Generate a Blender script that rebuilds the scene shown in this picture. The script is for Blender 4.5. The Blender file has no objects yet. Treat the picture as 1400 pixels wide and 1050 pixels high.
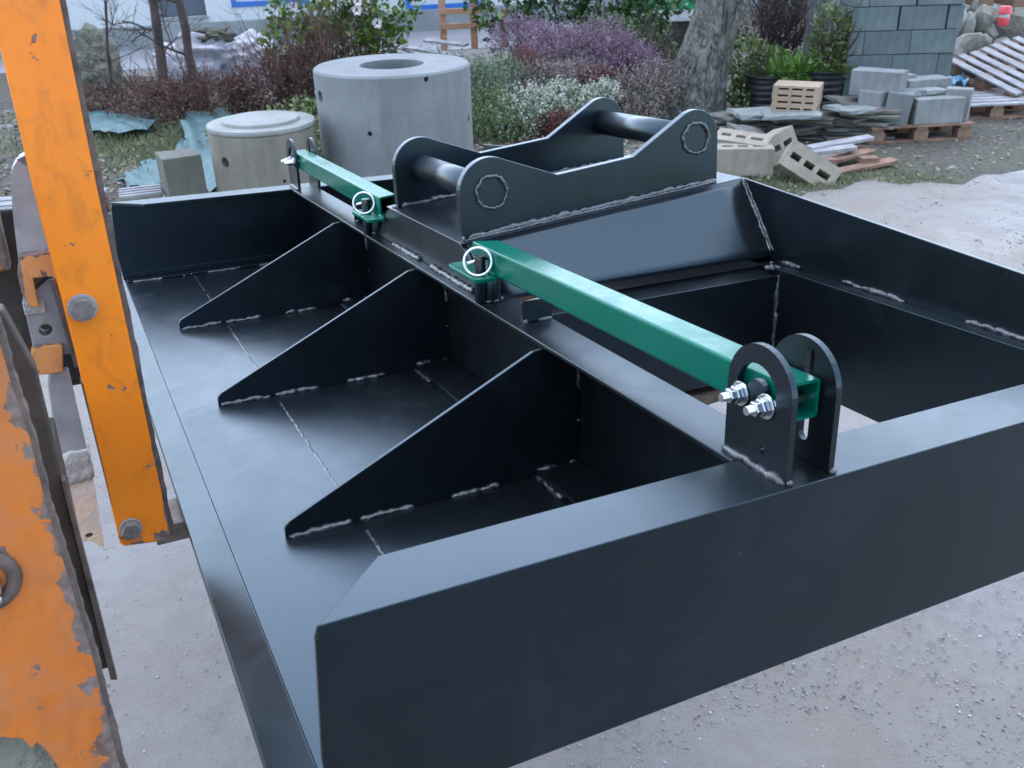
import bpy, bmesh, math, random
import numpy as np
from mathutils import Matrix, Vector

R = math.radians
scene = bpy.context.scene
COL = scene.collection

# ------------------------------------------------------------------ camera
cam_d = bpy.data.cameras.new('camera')
cam = bpy.data.objects.new('camera', cam_d)
COL.objects.link(cam)
cam_d.sensor_width = 36.0
cam_d.lens = 33.19
cam_d.clip_start = 0.02
cam_d.clip_end = 600.0
cam_d.dof.use_dof = True
cam_d.dof.focus_distance = 1.75
cam_d.dof.aperture_fstop = 12.0
cam.matrix_world = Matrix(((0.99956, 0.02959, 0.0, 0.0),
                           (-0.01343, 0.45363, -0.89109, 0.0),
                           (-0.02637, 0.8907, 0.45383, 2.0),
                           (0, 0, 0, 1)))
scene.camera = cam

# ------------------------------------------------------------------ sky and sun
SUN_EL, SUN_AZ = 65.0, -12.0          # azimuth clockwise from +Y (straight ahead)
world = bpy.data.worlds.new('World')
scene.world = world
world.use_nodes = True
wn = world.node_tree
for n in list(wn.nodes):
    wn.nodes.remove(n)
wo = wn.nodes.new('ShaderNodeOutputWorld')
bg = wn.nodes.new('ShaderNodeBackground')
sky = wn.nodes.new('ShaderNodeTexSky')
sky.sky_type = 'NISHITA'
sky.sun_disc = False
sky.sun_elevation = R(SUN_EL)
sky.sun_rotation = R(SUN_AZ)
sky.air_density = 1.0
sky.dust_density = 0.0
sky.ozone_density = 1.0
bg.inputs['Strength'].default_value = 0.15
wn.links.new(sky.outputs[0], bg.inputs[0])
wn.links.new(bg.outputs[0], wo.inputs[0])

sun_d = bpy.data.lights.new('sun', 'SUN')
sun_d.energy = 1.5
sun_d.angle = R(135)          # bright overcast: the light comes from most of the cloud
sun_d.color = (1.0, 0.985, 0.95)
sun = bpy.data.objects.new('sun', sun_d)
COL.objects.link(sun)
sdir = Vector((math.sin(R(SUN_AZ)) * math.cos(R(SUN_EL)), math.cos(R(SUN_AZ)) * math.cos(R(SUN_EL)), math.sin(R(SUN_EL))))
sun.rotation_euler = sdir.to_track_quat('Z', 'Y').to_euler()
sun.location = sdir * 30

scene.view_settings.view_transform = 'Standard'
scene.view_settings.look = 'None'
scene.view_settings.gamma = 1.0
scene.view_settings.exposure = 2.15
scene.view_settings.use_curve_mapping = False
scene.cycles.use_denoising = True
scene.cycles.max_bounces = 6
scene.cycles.diffuse_bounces = 3
scene.cycles.glossy_bounces = 3

# ------------------------------------------------------------------ helpers: objects and tags
def tag(o, label=None, cat=None, group=None, kind=None):
    if label: o['label'] = label
    if cat: o['category'] = cat
    if group: o['group'] = group
    if kind: o['kind'] = kind
    return o

def empty(name, loc=(0, 0, 0), rz=0.0):
    o = bpy.data.objects.new(name, None)
    o.empty_display_size = 0.1
    COL.objects.link(o)
    o.location = loc
    o.rotation_euler = (0, 0, rz)
    return o

def link(name, me, parent=None, loc=None, rot=None):
    o = bpy.data.objects.new(name, me)
    COL.objects.link(o)
    if parent is not None: o.parent = parent
    if loc is not None: o.location = loc
    if rot is not None: o.rotation_euler = rot
    return o

# ------------------------------------------------------------------ helpers: materials
def NT(name):
    m = bpy.data.materials.new(name)
    m.use_nodes = True
    nt = m.node_tree
    b = nt.nodes['Principled BSDF']
    return m, nt, b

def noise(nt, scale, detail=6.0, rough=0.6, coord='Object', dist=0.0, vec=None):
    n = nt.nodes.new('ShaderNodeTexNoise')
    n.inputs['Scale'].default_value = scale
    n.inputs['Detail'].default_value = detail
    n.inputs['Roughness'].default_value = rough
    n.inputs['Distortion'].default_value = dist
    if vec is None:
        tc = nt.nodes.new('ShaderNodeTexCoord')
        vec = tc.outputs[coord]
    nt.links.new(vec, n.inputs['Vector'])
    return n

def ramp(nt, fac, stops):
    r = nt.nodes.new('ShaderNodeValToRGB')
    els = r.color_ramp.elements
    while len(els) < len(stops): els.new(0.5)
    for e, (p, c) in zip(els, stops):
        e.position = p
        e.color = c if len(c) == 4 else (*c, 1)
    nt.links.new(fac, r.inputs[0])
    return r

def mixc(nt, fac, a, b, mode='MIX'):
    m = nt.nodes.new('ShaderNodeMix')
    m.data_type = 'RGBA'
    m.blend_type = mode
    for sock, v in ((m.inputs[0], fac), (m.inputs[6], a), (m.inputs[7], b)):
        if isinstance(v, (int, float)): sock.default_value = v
        elif isinstance(v, tuple): sock.default_value = (*v, 1) if len(v) == 3 else v
        else: nt.links.new(v, sock)
    return m.outputs[2]

def math_n(nt, op, a, b=None):
    m = nt.nodes.new('ShaderNodeMath')
    m.operation = op
    for i, v in enumerate((a, b)):
        if v is None: continue
        if isinstance(v, (int, float)): m.inputs[i].default_value = v
        else: nt.links.new(v, m.inputs[i])
    return m.outputs[0]

def bump(nt, b, height, strength, dist=0.01):
    n = nt.nodes.new('ShaderNodeBump')
    n.inputs['Strength'].default_value = strength
    n.inputs['Distance'].default_value = dist
    nt.links.new(height, n.inputs['Height'])
    nt.links.new(n.outputs[0], b.inputs['Normal'])

def plain(name, c1, c2, scale=6, rough=0.7, bscale=60, bstr=0.2, bdist=0.004, metal=0.0, ior=1.45, detail=6):
    """two-tone noise colour, fine bump"""
    m, nt, b = NT(name)
    n = noise(nt, scale, detail)
    r = ramp(nt, n.outputs[0], [(0.32, c1), (0.68, c2)])
    nt.links.new(r.outputs[0], b.inputs['Base Color'])
    b.inputs['Roughness'].default_value = rough
    b.inputs['Metallic'].default_value = metal
    b.inputs['IOR'].default_value = ior
    if bstr:
        n2 = noise(nt, bscale, 5)
        bump(nt, b, n2.outputs[0], bstr, bdist)
    return m

def leafy(name, stops, rough=0.55, trans=0.25):
    """colour per leaf from the face attribute 'tint'"""
    m, nt, b = NT(name)
    a = nt.nodes.new('ShaderNodeAttribute')
    a.attribute_name = 'tint'
    r = ramp(nt, a.outputs['Fac'], stops)
    nt.links.new(r.outputs[0], b.inputs['Base Color'])
    b.inputs['Roughness'].default_value = rough
    if trans:
        out = nt.nodes['Material Output']
        t = nt.nodes.new('ShaderNodeBsdfTranslucent')
        nt.links.new(r.outputs[0], t.inputs[0])
        mx = nt.nodes.new('ShaderNodeMixShader')
        mx.inputs[0].default_value = trans
        nt.links.new(b.outputs[0], mx.inputs[1])
        nt.links.new(t.outputs[0], mx.inputs[2])
        nt.links.new(mx.outputs[0], out.inputs[0])
    return m

# satin black paint of the steelwork
def black_paint():
    m, nt, b = NT('satin_black_paint')
    n = noise(nt, 3.0, 4, 0.6)
    r = ramp(nt, n.outputs[0], [(0.3, (0.002, 0.0024, 0.003)), (0.7, (0.004, 0.0044, 0.005))])
    # overspray dust and handling smudges
    nd = noise(nt, 7.0, 7, 0.7, dist=0.8)
    dust = ramp(nt, nd.outputs[0], [(0.52, (0, 0, 0)), (0.78, (0.5,) * 3)])
    c = mixc(nt, dust.outputs[0], r.outputs[0], (0.010, 0.0105, 0.011))
    sp = noise(nt, 190.0, 2, 0.5)
    spk = ramp(nt, sp.outputs[0], [(0.745, (0, 0, 0)), (0.765, (1, 1, 1))])
    c = mixc(nt, math_n(nt, 'MULTIPLY', spk.outputs[0], 0.3), c, (0.16, 0.17, 0.18))
    nt.links.new(c, b.inputs['Base Color'])
    rr = ramp(nt, nd.outputs[0], [(0.3, (0.29,) * 3), (0.55, (0.35,) * 3), (0.8, (0.46,) * 3)])
    # fine scratches: thin lines of different gloss
    tc = nt.nodes.new('ShaderNodeTexCoord')
    mp = nt.nodes.new('ShaderNodeMapping')
    mp.inputs['Rotation'].default_value = (0.3, 0.5, 0.7)
    mp.inputs['Scale'].default_value = (300, 14, 90)
    nt.links.new(tc.outputs['Object'], mp.inputs[0])
    ns = noise(nt, 1.0, 2, 0.5, vec=mp.outputs[0])
    scr = ramp(nt, ns.outputs[0], [(0.70, (0, 0, 0)), (0.76, (0.045,) * 3)])
    nt.links.new(mixc(nt, 1.0, rr.outputs[0], scr.outputs[0], 'ADD'), b.inputs['Roughness'])
    b.inputs['IOR'].default_value = 1.52
    b.inputs['Specular Tint'].default_value = (0.54, 0.81, 1.0, 1)  # blue of the sky sheen is partly put into this tint
    n3 = noise(nt, 4.5, 2)
    n4 = noise(nt, 210.0, 2)
    h = math_n(nt, 'ADD', math_n(nt, 'MULTIPLY', n3.outputs[0], 1.0), math_n(nt, 'MULTIPLY', n4.outputs[0], 0.012))
    bump(nt, b, h, 0.085, 0.012)
    return m

def weld_mat():
    m, nt, b = NT('painted_weld')
    n = noise(nt, 90.0, 4)
    r = ramp(nt, n.outputs[0], [(0.40, (0.008, 0.009, 0.011)), (0.62, (0.03, 0.033, 0.038)), (0.72, (0.16, 0.165, 0.18))])
    nt.links.new(r.outputs[0], b.inputs['Base Color'])
    b.inputs['Roughness'].default_value = 0.34
    b.inputs['IOR'].default_value = 1.7
    n3 = noise(nt, 150.0, 3)
    bump(nt, b, n3.outputs[0], 0.6, 0.003)
    return m

def green_paint():
    m, nt, b = NT('green_gloss_paint')
    n = noise(nt, 6.0, 4)
    r = ramp(nt, n.outputs[0], [(0.3, (0.0, 0.068, 0.043)), (0.7, (0.0, 0.085, 0.055))])
    nt.links.new(r.outputs[0], b.inputs['Base Color'])
    nr = noise(nt, 12.0, 6, 0.7)
    rr = ramp(nt, nr.outputs[0], [(0.35, (0.20,) * 3), (0.7, (0.34,) * 3)])
    nt.links.new(rr.outputs[0], b.inputs['Roughness'])
    b.inputs['IOR'].default_value = 1.36
    b.inputs['Specular Tint'].default_value = (0.22, 0.82, 0.74, 1)
    n3 = noise(nt, 130.0, 3)
    bump(nt, b, n3.outputs[0], 0.06, 0.002)
    return m

def worn_orange(name, base, base2, amount, edge, dusty=0.0, rough=0.33):
    m, nt, b = NT(name)
    n = noise(nt, 5.0, 4)
    paint = ramp(nt, n.outputs[0], [(0.3, base), (0.7, base2)]).outputs[0]
    if dusty:
        nd = noise(nt, 9.0, 8, 0.7, dist=1.2)
        paint = mixc(nt, ramp(nt, nd.outputs[0], [(0.42, (0, 0, 0)), (0.72, (dusty,) * 3)]).outputs[0], paint, (0.22, 0.135, 0.085))
    # grime wiped into streaks, and hairline scratches
    tg = nt.nodes.new('ShaderNodeTexCoord')
    mg = nt.nodes.new('ShaderNodeMapping')
    mg.inputs['Scale'].default_value = (30, 30, 16)
    nt.links.new(tg.outputs['Object'], mg.inputs[0])
    ng = noise(nt, 1.0, 8, 0.72, dist=0.7, vec=mg.outputs[0])
    paint = mixc(nt, ramp(nt, ng.outputs[0], [(0.50, (0, 0, 0)), (0.78, (0.55,) * 3)]).outputs[0], paint, (0.16, 0.062, 0.018))
    mh_ = nt.nodes.new('ShaderNodeMapping')
    mh_.inputs['Rotation'].default_value = (0, 0.9, 0)
    mh_.inputs['Scale'].default_value = (260, 30, 12)
    nt.links.new(tg.outputs['Object'], mh_.inputs[0])
    nh = noise(nt, 1.0, 3, 0.6, vec=mh_.outputs[0])
    paint = mixc(nt, ramp(nt, nh.outputs[0], [(0.70, (0, 0, 0)), (0.76, (0.6,) * 3)]).outputs[0], paint, (0.30, 0.15, 0.06))
    # chips: noise islands, denser towards the plate's own edges
    nc = noise(nt, 26.0, 8, 0.62, dist=0.3)
    tc = nt.nodes.new('ShaderNodeTexCoord')
    sx = nt.nodes.new('ShaderNodeSeparateXYZ')
    nt.links.new(tc.outputs['Generated'], sx.inputs[0])
    ex = math_n(nt, 'ABSOLUTE', math_n(nt, 'SUBTRACT', sx.outputs[0], 0.5))
    ez = math_n(nt, 'ABSOLUTE', math_n(nt, 'SUBTRACT', sx.outputs[2], 0.5))
    e = math_n(nt, 'MAXIMUM', ex, math_n(nt, 'SUBTRACT', ez, 0.012))
    e = math_n(nt, 'MULTIPLY', math_n(nt, 'MAXIMUM', math_n(nt, 'SUBTRACT', e, 0.5 - edge), 0.0), 0.30 / edge)
    s = math_n(nt, 'ADD', nc.outputs[0], e)
    chip = ramp(nt, s, [(amount, (0, 0, 0)), (amount + 0.012, (1, 1, 1))])
    nr = noise(nt, 60.0, 6)
    rust = ramp(nt, nr.outputs[0], [(0.35, (0.085, 0.05, 0.035)), (0.65, (0.17, 0.13, 0.115))])
    nt.links.new(mixc(nt, chip.outputs[0], paint, rust.outputs[0]), b.inputs['Base Color'])
    b.inputs['Specular IOR Level'].default_value = 0.3
    ro = mixc(nt, chip.outputs[0], (rough,) * 3, (0.8,) * 3)
    nt.links.new(ro, b.inputs['Roughness'])
    inv = math_n(nt, 'SUBTRACT', 1.0, chip.outputs[0])
    bump(nt, b, inv, 0.5, 0.0012)
    return m

def stained(name, c1, c2, stain, pore=0.6, sc=1.0):
    """cast concrete: cloudy tone, dark run-down stains, pores"""
    m, nt, b = NT(name)
    n = noise(nt, 2.4 * sc, 9, 0.65)
    c = ramp(nt, n.outputs[0], [(0.3, c1), (0.7, c2)]).outputs[0]
    tc = nt.nodes.new('ShaderNodeTexCoord')
    mp = nt.nodes.new('ShaderNodeMapping')
    mp.inputs['Scale'].default_value = (6 * sc, 6 * sc, 0.9 * sc)
    nt.links.new(tc.outputs['Object'], mp.inputs[0])
    ns = noise(nt, 1.0, 7, 0.7, vec=mp.outputs[0])
    c = mixc(nt, ramp(nt, ns.outputs[0], [(0.45, (0, 0, 0)), (0.75, (0.75,) * 3)]).outputs[0], c, stain)
    npz = noise(nt, 55 * sc, 3, 0.5)
    por = ramp(nt, npz.outputs[0], [(0.28, (1, 1, 1)), (0.33, (0, 0, 0))])
    c = mixc(nt, math_n(nt, 'MULTIPLY', por.outputs[0], pore), c, tuple(v * 0.35 for v in c1))
    oi = nt.nodes.new('ShaderNodeObjectInfo')
    rv = ramp(nt, oi.outputs['Random'], [(0.0, (0.78, 0.79, 0.80)), (1.0, (1.12, 1.10, 1.06))])
    c = mixc(nt, 1.0, c, rv.outputs[0], 'MULTIPLY')
    nt.links.new(c, b.inputs['Base Color'])
    b.inputs['Roughness'].default_value = 0.9
    n2 = noise(nt, 40 * sc, 6, 0.65)
    bump(nt, b, math_n(nt, 'SUBTRACT', n2.outputs[0], por.outputs[0]), 0.4, 0.008)
    return m

MAT = {}
MAT['black'] = black_paint()
MAT['weld'] = weld_mat()
MAT['green'] = green_paint()
MAT['zinc'] = plain('zinc_plated_steel', (0.496, 0.512, 0.528), (0.624, 0.632, 0.64), 30, 0.28, 120, 0.1, 0.001, metal=1.0)
MAT['ringwhite'] = plain('bright_zinc_wire', (0.6, 0.6, 0.592), (0.68, 0.68, 0.672), 30, 0.35, 120, 0.0, metal=0.3)
MAT['darksteel'] = plain('dark_oily_steel', (0.016, 0.0136, 0.0112), (0.044, 0.0336, 0.0256), 14, 0.55, 70, 0.4, 0.003)
MAT['orange'] = worn_orange('orange_machine_paint', (0.625, 0.1472, 0.0028), (0.6445, 0.1705, 0.0042), 0.645, 0.05)
MAT['orange_low'] = worn_orange('dirty_orange_machine_paint', (0.387, 0.09486, 0.0105), (0.4515, 0.1219, 0.0168), 0.63, 0.075, dusty=0.55, rough=0.5)
MAT['orange_hook'] = worn_orange('faded_orange_paint', (0.4788, 0.1795, 0.042), (0.5187, 0.2195, 0.07), 0.63, 0.12, dusty=0.4, rough=0.5)
MAT['wornedge'] = plain('worn_bare_edge', (0.0341, 0.0248, 0.02046), (0.1054, 0.0744, 0.062), 40, 0.75, 120, 0.5, 0.003)
MAT['greysteel'] = plain('worn_grey_steel', (0.1674, 0.1612, 0.1612), (0.2604, 0.2542, 0.2604), 18, 0.5, 90, 0.3, 0.002)
MAT['splash'] = plain('mortar_splashed_steel', (0.2604, 0.2232, 0.1984), (0.4092, 0.3968, 0.3782), 16, 0.9, 70, 1.0, 0.012)
MAT['boltsteel'] = plain('weathered_bolt', (0.0682, 0.0527, 0.0465), (0.1488, 0.1302, 0.124), 60, 0.5, 140, 0.4, 0.002)
MAT['concrete'] = stained('pale_precast_concrete', (0.1379, 0.1463, 0.1463), (0.2049, 0.2132, 0.2132), (0.1087, 0.1087, 0.1003))
MAT['concrete_old'] = stained('weathered_precast_concrete', (0.1169, 0.1048, 0.0806), (0.1934, 0.1773, 0.1451), (0.0806, 0.06851, 0.04836))
MAT['concrete_lid'] = stained('bleached_concrete_lid', (0.2015, 0.2054, 0.1899), (0.279, 0.2829, 0.2674), (0.155, 0.1472, 0.124))
MAT['block_teal'] = stained('dense_green_grey_block', (0.0665, 0.08866, 0.09067), (0.1058, 0.131, 0.131), (0.05038, 0.06246, 0.06246), 0.8, 2.5)
MAT['block_grey'] = stained('grey_concrete_block', (0.1317, 0.1395, 0.1395), (0.1976, 0.203, 0.203), (0.1008, 0.1008, 0.09688), 0.8, 2.5)
MAT['block_olive'] = stained('olive_grey_block', (0.0744, 0.07564, 0.0589), (0.1116, 0.1116, 0.093), (0.0558, 0.05456, 0.0403), 0.6, 2.5)
MAT['tan_block'] = stained('tan_hollow_block', (0.1786, 0.1488, 0.1153), (0.253, 0.2232, 0.1823), (0.1265, 0.1042, 0.08184), 0.7, 2.5)
MAT['tan_slab'] = plain('buff_paving_slab', (0.2306, 0.1637, 0.1116), (0.3125, 0.2306, 0.16), 7, 0.9, 80, 0.5, 0.005)
MAT['slate'] = plain('brown_grey_slate', (0.0527, 0.0527, 0.0434), (0.1302, 0.1271, 0.1085), 6, 0.75, 30, 0.8, 0.014)
MAT['slate_brown'] = plain('brown_stone_slab', (0.085, 0.066, 0.05), (0.165, 0.135, 0.105), 6, 0.8, 30, 0.8, 0.014)
MAT['slate_pale'] = plain('pale_wet_slate', (0.124, 0.1364, 0.1271), (0.2046, 0.217, 0.2046), 5, 0.5, 30, 0.7, 0.012)
MAT['rubble'] = plain('rubble_stone', (0.1302, 0.124, 0.0992), (0.248, 0.2387, 0.2108), 4, 0.9, 25, 0.8, 0.02)
MAT['boulder'] = plain('lichened_boulder', (0.0992, 0.1023, 0.0744), (0.2046, 0.1922, 0.155), 3.5, 0.95, 18, 0.9, 0.03, detail=10)
MAT['palegrey_wood'] = plain('bleached_pallet_wood', (0.1395, 0.1339, 0.1367), (0.2455, 0.2344, 0.2399), 9, 0.75, 60, 0.5, 0.004)
MAT['brown_wood'] = plain('damp_brown_pallet_wood', (0.0992, 0.0527, 0.0341), (0.1984, 0.1178, 0.0775), 8, 0.85, 60, 0.5, 0.004)
MAT['orange_wood'] = plain('fresh_orange_pine', (0.341, 0.1612, 0.093), (0.4216, 0.2232, 0.1364), 8, 0.75, 60, 0.3, 0.003)
MAT['bark'] = None
MAT['twig'] = plain('bare_twig_bark', (0.0279, 0.01736, 0.01612), (0.0713, 0.0527, 0.04836), 9, 0.9, 40, 0.5, 0.01)
MAT['redtwig'] = plain('russet_twig', (0.062, 0.0279, 0.02356), (0.1178, 0.062, 0.0496), 6, 0.9, 40, 0.2, 0.01)
MAT['tarp'] = plain('teal_plastic_sheet', (0.02499, 0.07114, 0.07378), (0.05382, 0.1186, 0.1212), 4, 0.4, 9, 0.9, 0.05)
MAT['bluetarp'] = plain('blue_plastic_sheet', (0.062, 0.186, 0.3224), (0.155, 0.31, 0.434), 5, 0.35, 12, 0.9, 0.05)
MAT['bulkbag'] = plain('white_woven_bag', (0.2976, 0.2852, 0.31), (0.4092, 0.3968, 0.4278), 6, 0.7, 14, 0.9, 0.05)
MAT['tub'] = plain('black_plastic_tub', (0.0096, 0.0112, 0.0144), (0.0224, 0.024, 0.0288), 6, 0.45, 40, 0.2, 0.004)
MAT['render_white'] = plain('white_rendered_wall', (0.4092, 0.4216, 0.4216), (0.4588, 0.4712, 0.4712), 1.2, 0.8, 50, 0.2, 0.004)
MAT['plinth'] = plain('grey_cement_plinth', (0.1488, 0.1612, 0.1612), (0.2108, 0.2232, 0.2201), 1.5, 0.9, 40, 0.3, 0.004)
MAT['bluewood'] = plain('blue_painted_frame', (0.0186, 0.0992, 0.341), (0.0248, 0.124, 0.3844), 4, 0.4, 60, 0.1, 0.002)
MAT['door'] = plain('slate_grey_door', (0.062, 0.0713, 0.093), (0.0806, 0.0899, 0.1116), 4, 0.4, 60, 0.1, 0.002)
MAT['glass'] = plain('window_glass', (0.016, 0.02, 0.024), (0.024, 0.028, 0.032), 2, 0.05, 4, 0.0)
MAT['redplastic'] = plain('red_plastic', (0.465, 0.0372, 0.0496), (0.5084, 0.062, 0.0744), 5, 0.4, 40, 0.0)
MAT['whiteplastic'] = plain('white_plastic', (0.465, 0.465, 0.465), (0.5084, 0.5084, 0.5084), 5, 0.4, 40, 0.0)
MAT['greenpanel'] = plain('green_sheet_panel', (0.0062, 0.155, 0.062), (0.0124, 0.1984, 0.0868), 5, 0.4, 40, 0.0)

def bark_mat():
    m, nt, b = NT('fissured_lichen_bark')
    tc = nt.nodes.new('ShaderNodeTexCoord')
    mp = nt.nodes.new('ShaderNodeMapping')
    mp.inputs['Rotation'].default_value = (0, R(-10), 0)
    mp.inputs['Scale'].default_value = (1, 1, 0.28)
    nt.links.new(tc.outputs['Object'], mp.inputs[0])
    rid = noise(nt, 27, 5, 0.6, dist=1.4, vec=mp.outputs[0])
    fis = ramp(nt, rid.outputs[0], [(0.40, (0.10,) * 3), (0.48, (0.55,) * 3), (0.55, (1.25,) * 3)])
    n1 = noise(nt, 4.5, 8, 0.7)
    col = ramp(nt, n1.outputs[0], [(0.34, (0.062, 0.0527, 0.0434)), (0.48, (0.1116, 0.1085, 0.0899)), (0.62, (0.1674, 0.1736, 0.1519)), (0.75, (0.124, 0.1426, 0.1054))])
    nt.links.new(mixc(nt, 0.8, col.outputs[0], fis.outputs[0], 'MULTIPLY'), b.inputs['Base Color'])
    b.inputs['Roughness'].default_value = 0.95
    bump(nt, b, rid.outputs[0], 1.0, 0.07)
    return m
MAT['bark'] = bark_mat()

def ground_mat():
    """pale compacted yard: concrete dust, damp brown patches, fine grit"""
    m, nt, b = NT('pale_gritty_yard')
    n1 = noise(nt, 0.55, 8, 0.6)
    n2 = noise(nt, 9.0, 9, 0.7)
    n3 = noise(nt, 120.0, 7, 0.75)
    c = ramp(nt, n2.outputs[0], [(0.30, (0.1075, 0.0972, 0.09031)), (0.5, (0.1355, 0.1235, 0.115)), (0.7, (0.1594, 0.1467, 0.1372))]).outputs[0]
    warm = ramp(nt, n1.outputs[0], [(0.44, (0, 0, 0)), (0.62, (0.85,) * 3)])
    c = mixc(nt, warm.outputs[0], c, (0.1315, 0.1023, 0.0756))
    grit = ramp(nt, n3.outputs[0], [(0.30, (0.2604, 0.2604, 0.2604)), (0.43, (1, 1, 1)), (0.66, (1, 1, 1)), (0.74, (1.35, 1.35, 1.35))])
    c = mixc(nt, 0.62, c, grit.outputs[0], 'MULTIPLY')
    n5 = noise(nt, 2.2, 6, 0.65, dist=0.6)
    c = mixc(nt, ramp(nt, n5.outputs[0], [(0.48, (0, 0, 0)), (0.70, (0.55,) * 3)]).outputs[0], c, (0.095, 0.08512, 0.07752))
    nt.links.new(c, b.inputs['Base Color'])
    rr = ramp(nt, n5.outputs[0], [(0.40, (0.72,) * 3), (0.68, (0.36,) * 3)])
    nt.links.new(rr.outputs[0], b.inputs['Roughness'])
    bump(nt, b, math_n(nt, 'ADD', math_n(nt, 'MULTIPLY', n2.outputs[0], 1.5), math_n(nt, 'MULTIPLY', n3.outputs[0], 0.5)), 0.6, 0.012)
    return m
MAT['ground'] = ground_mat()

def soil_mat():
    m, nt, b = NT('leafy_soil')
    n1 = noise(nt, 1.6, 8, 0.65)
    n2 = noise(nt, 22.0, 8, 0.75)
    c = ramp(nt, n2.outputs[0], [(0.3, (0.0341, 0.0279, 0.02232)), (0.5, (0.0806, 0.0713, 0.05456)), (0.72, (0.1426, 0.1271, 0.1023))]).outputs[0]
    g = ramp(nt, n1.outputs[0], [(0.50, (0, 0, 0)), (0.66, (0.6,) * 3)])
    c = mixc(nt, g.outputs[0], c, (0.0713, 0.0837, 0.031))
    nt.links.new(c, b.inputs['Base Color'])
    b.inputs['Roughness'].default_value = 0.9
    bump(nt, b, n2.outputs[0], 1.0, 0.05)
    return m
MAT['soil'] = soil_mat()
MAT['paving'] = plain('pale_path_paving', (0.186, 0.1829, 0.1922), (0.2356, 0.2325, 0.2418), 1.2, 0.8, 40, 0.2, 0.004)
MAT['gravel'] = leafy('grit_stones', [(0.0, (0.0558, 0.05084, 0.0465)), (0.3, (0.1364, 0.1271, 0.1178)), (0.75, (0.2232, 0.217, 0.2139)), (0.93, (0.279, 0.279, 0.279)), (1.0, (0.4836, 0.4836, 0.4836))], rough=0.3, trans=0)
MAT['litter'] = leafy('fallen_leaves', [(0.0, (0.0372, 0.0217, 0.01364)), (0.35, (0.1178, 0.0744, 0.0403)), (0.65, (0.1984, 0.1519, 0.0992)), (0.85, (0.0992, 0.1054, 0.0372)), (1.0, (0.2604, 0.2232, 0.1736))], rough=0.6, trans=0.1)
MAT['grass'] = leafy('short_grass', [(0.0, (0.0434, 0.062, 0.0155)), (0.6, (0.1054, 0.1364, 0.0434)), (1.0, (0.2046, 0.1984, 0.1054))], trans=0.2)
MAT['camellia'] = leafy('camellia_leaves', [(0.0, (0.0186, 0.0403, 0.008463)), (0.5, (0.05952, 0.1128, 0.01628)), (0.8, (0.1265, 0.2015, 0.03255)), (1.0, (0.2678, 0.2902, 0.05859))], rough=0.35)
MAT['laurel'] = leafy('laurel_leaves', [(0.0, (0.01116, 0.02821, 0.009114)), (0.5, (0.03348, 0.07657, 0.01953)), (0.85, (0.06696, 0.137, 0.03255)), (1.0, (0.1488, 0.2096, 0.05208))], rough=0.35)
MAT['shrubgreen'] = leafy('mid_green_leaves', [(0.0, (0.02604, 0.0403, 0.01172)), (0.5, (0.08184, 0.1209, 0.03255)), (0.85, (0.1488, 0.2176, 0.05208)), (1.0, (0.2678, 0.274, 0.1042))], rough=0.5)
MAT['brightgreen'] = leafy('bright_strap_leaves', [(0.0, (0.0372, 0.0806, 0.0155)), (0.6, (0.093, 0.186, 0.031)), (1.0, (0.1736, 0.2728, 0.062))], rough=0.4)
MAT['brownshrub'] = leafy('brown_dead_bracken', [(0.0, (0.0372, 0.0217, 0.01674)), (0.5, (0.093, 0.0589, 0.0434)), (0.85, (0.155, 0.1147, 0.0806)), (1.0, (0.0992, 0.1054, 0.0434))], rough=0.8)
MAT['russet'] = leafy('russet_leaves', [(0.0, (0.0341, 0.0155, 0.01364)), (0.5, (0.0868, 0.0434, 0.0341)), (0.85, (0.1364, 0.0744, 0.0558)), (1.0, (0.1054, 0.093, 0.0434))], rough=0.8)
MAT['h_grey'] = leafy('grey_green_heather', [(0.0, (0.02852, 0.04262, 0.02387)), (0.5, (0.09269, 0.1279, 0.07843)), (0.85, (0.1676, 0.2092, 0.1398)), (1.0, (0.2424, 0.2635, 0.1978))], rough=0.8)
MAT['h_lilac'] = leafy('lilac_heather', [(0.0, (0.0491, 0.0341, 0.03782)), (0.45, (0.1473, 0.09207, 0.121)), (0.8, (0.2292, 0.1432, 0.2004)), (1.0, (0.3274, 0.2182, 0.2874))], rough=0.8)
MAT['h_white'] = leafy('white_heather', [(0.0, (0.0372, 0.0558, 0.02604)), (0.38, (0.1116, 0.1414, 0.06696)), (0.6, (0.3348, 0.3497, 0.2827)), (1.0, (0.5059, 0.5134, 0.4613))], rough=0.8)
MAT['h_red'] = leafy('rust_red_heather', [(0.0, (0.031, 0.01364, 0.01116)), (0.5, (0.1054, 0.0372, 0.031)), (1.0, (0.1736, 0.0713, 0.0558))], rough=0.8)
MAT['h_mauve'] = leafy('faded_mauve_heather', [(0.0, (0.04278, 0.0341, 0.02864)), (0.5, (0.1355, 0.1023, 0.09548)), (0.85, (0.221, 0.1773, 0.1637)), (1.0, (0.3066, 0.2592, 0.2251))], rough=0.8)
MAT['h_green'] = leafy('dark_green_heather', [(0.0, (0.02232, 0.03767, 0.01228)), (0.5, (0.06324, 0.09626, 0.0341)), (0.85, (0.1116, 0.1507, 0.05456)), (1.0, (0.1786, 0.2009, 0.08866))], rough=0.8)
MAT['petal'] = plain('pale_pink_petals', (0.4836, 0.3844, 0.4092), (0.5456, 0.4836, 0.496), 20, 0.6, 60, 0.0)

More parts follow.
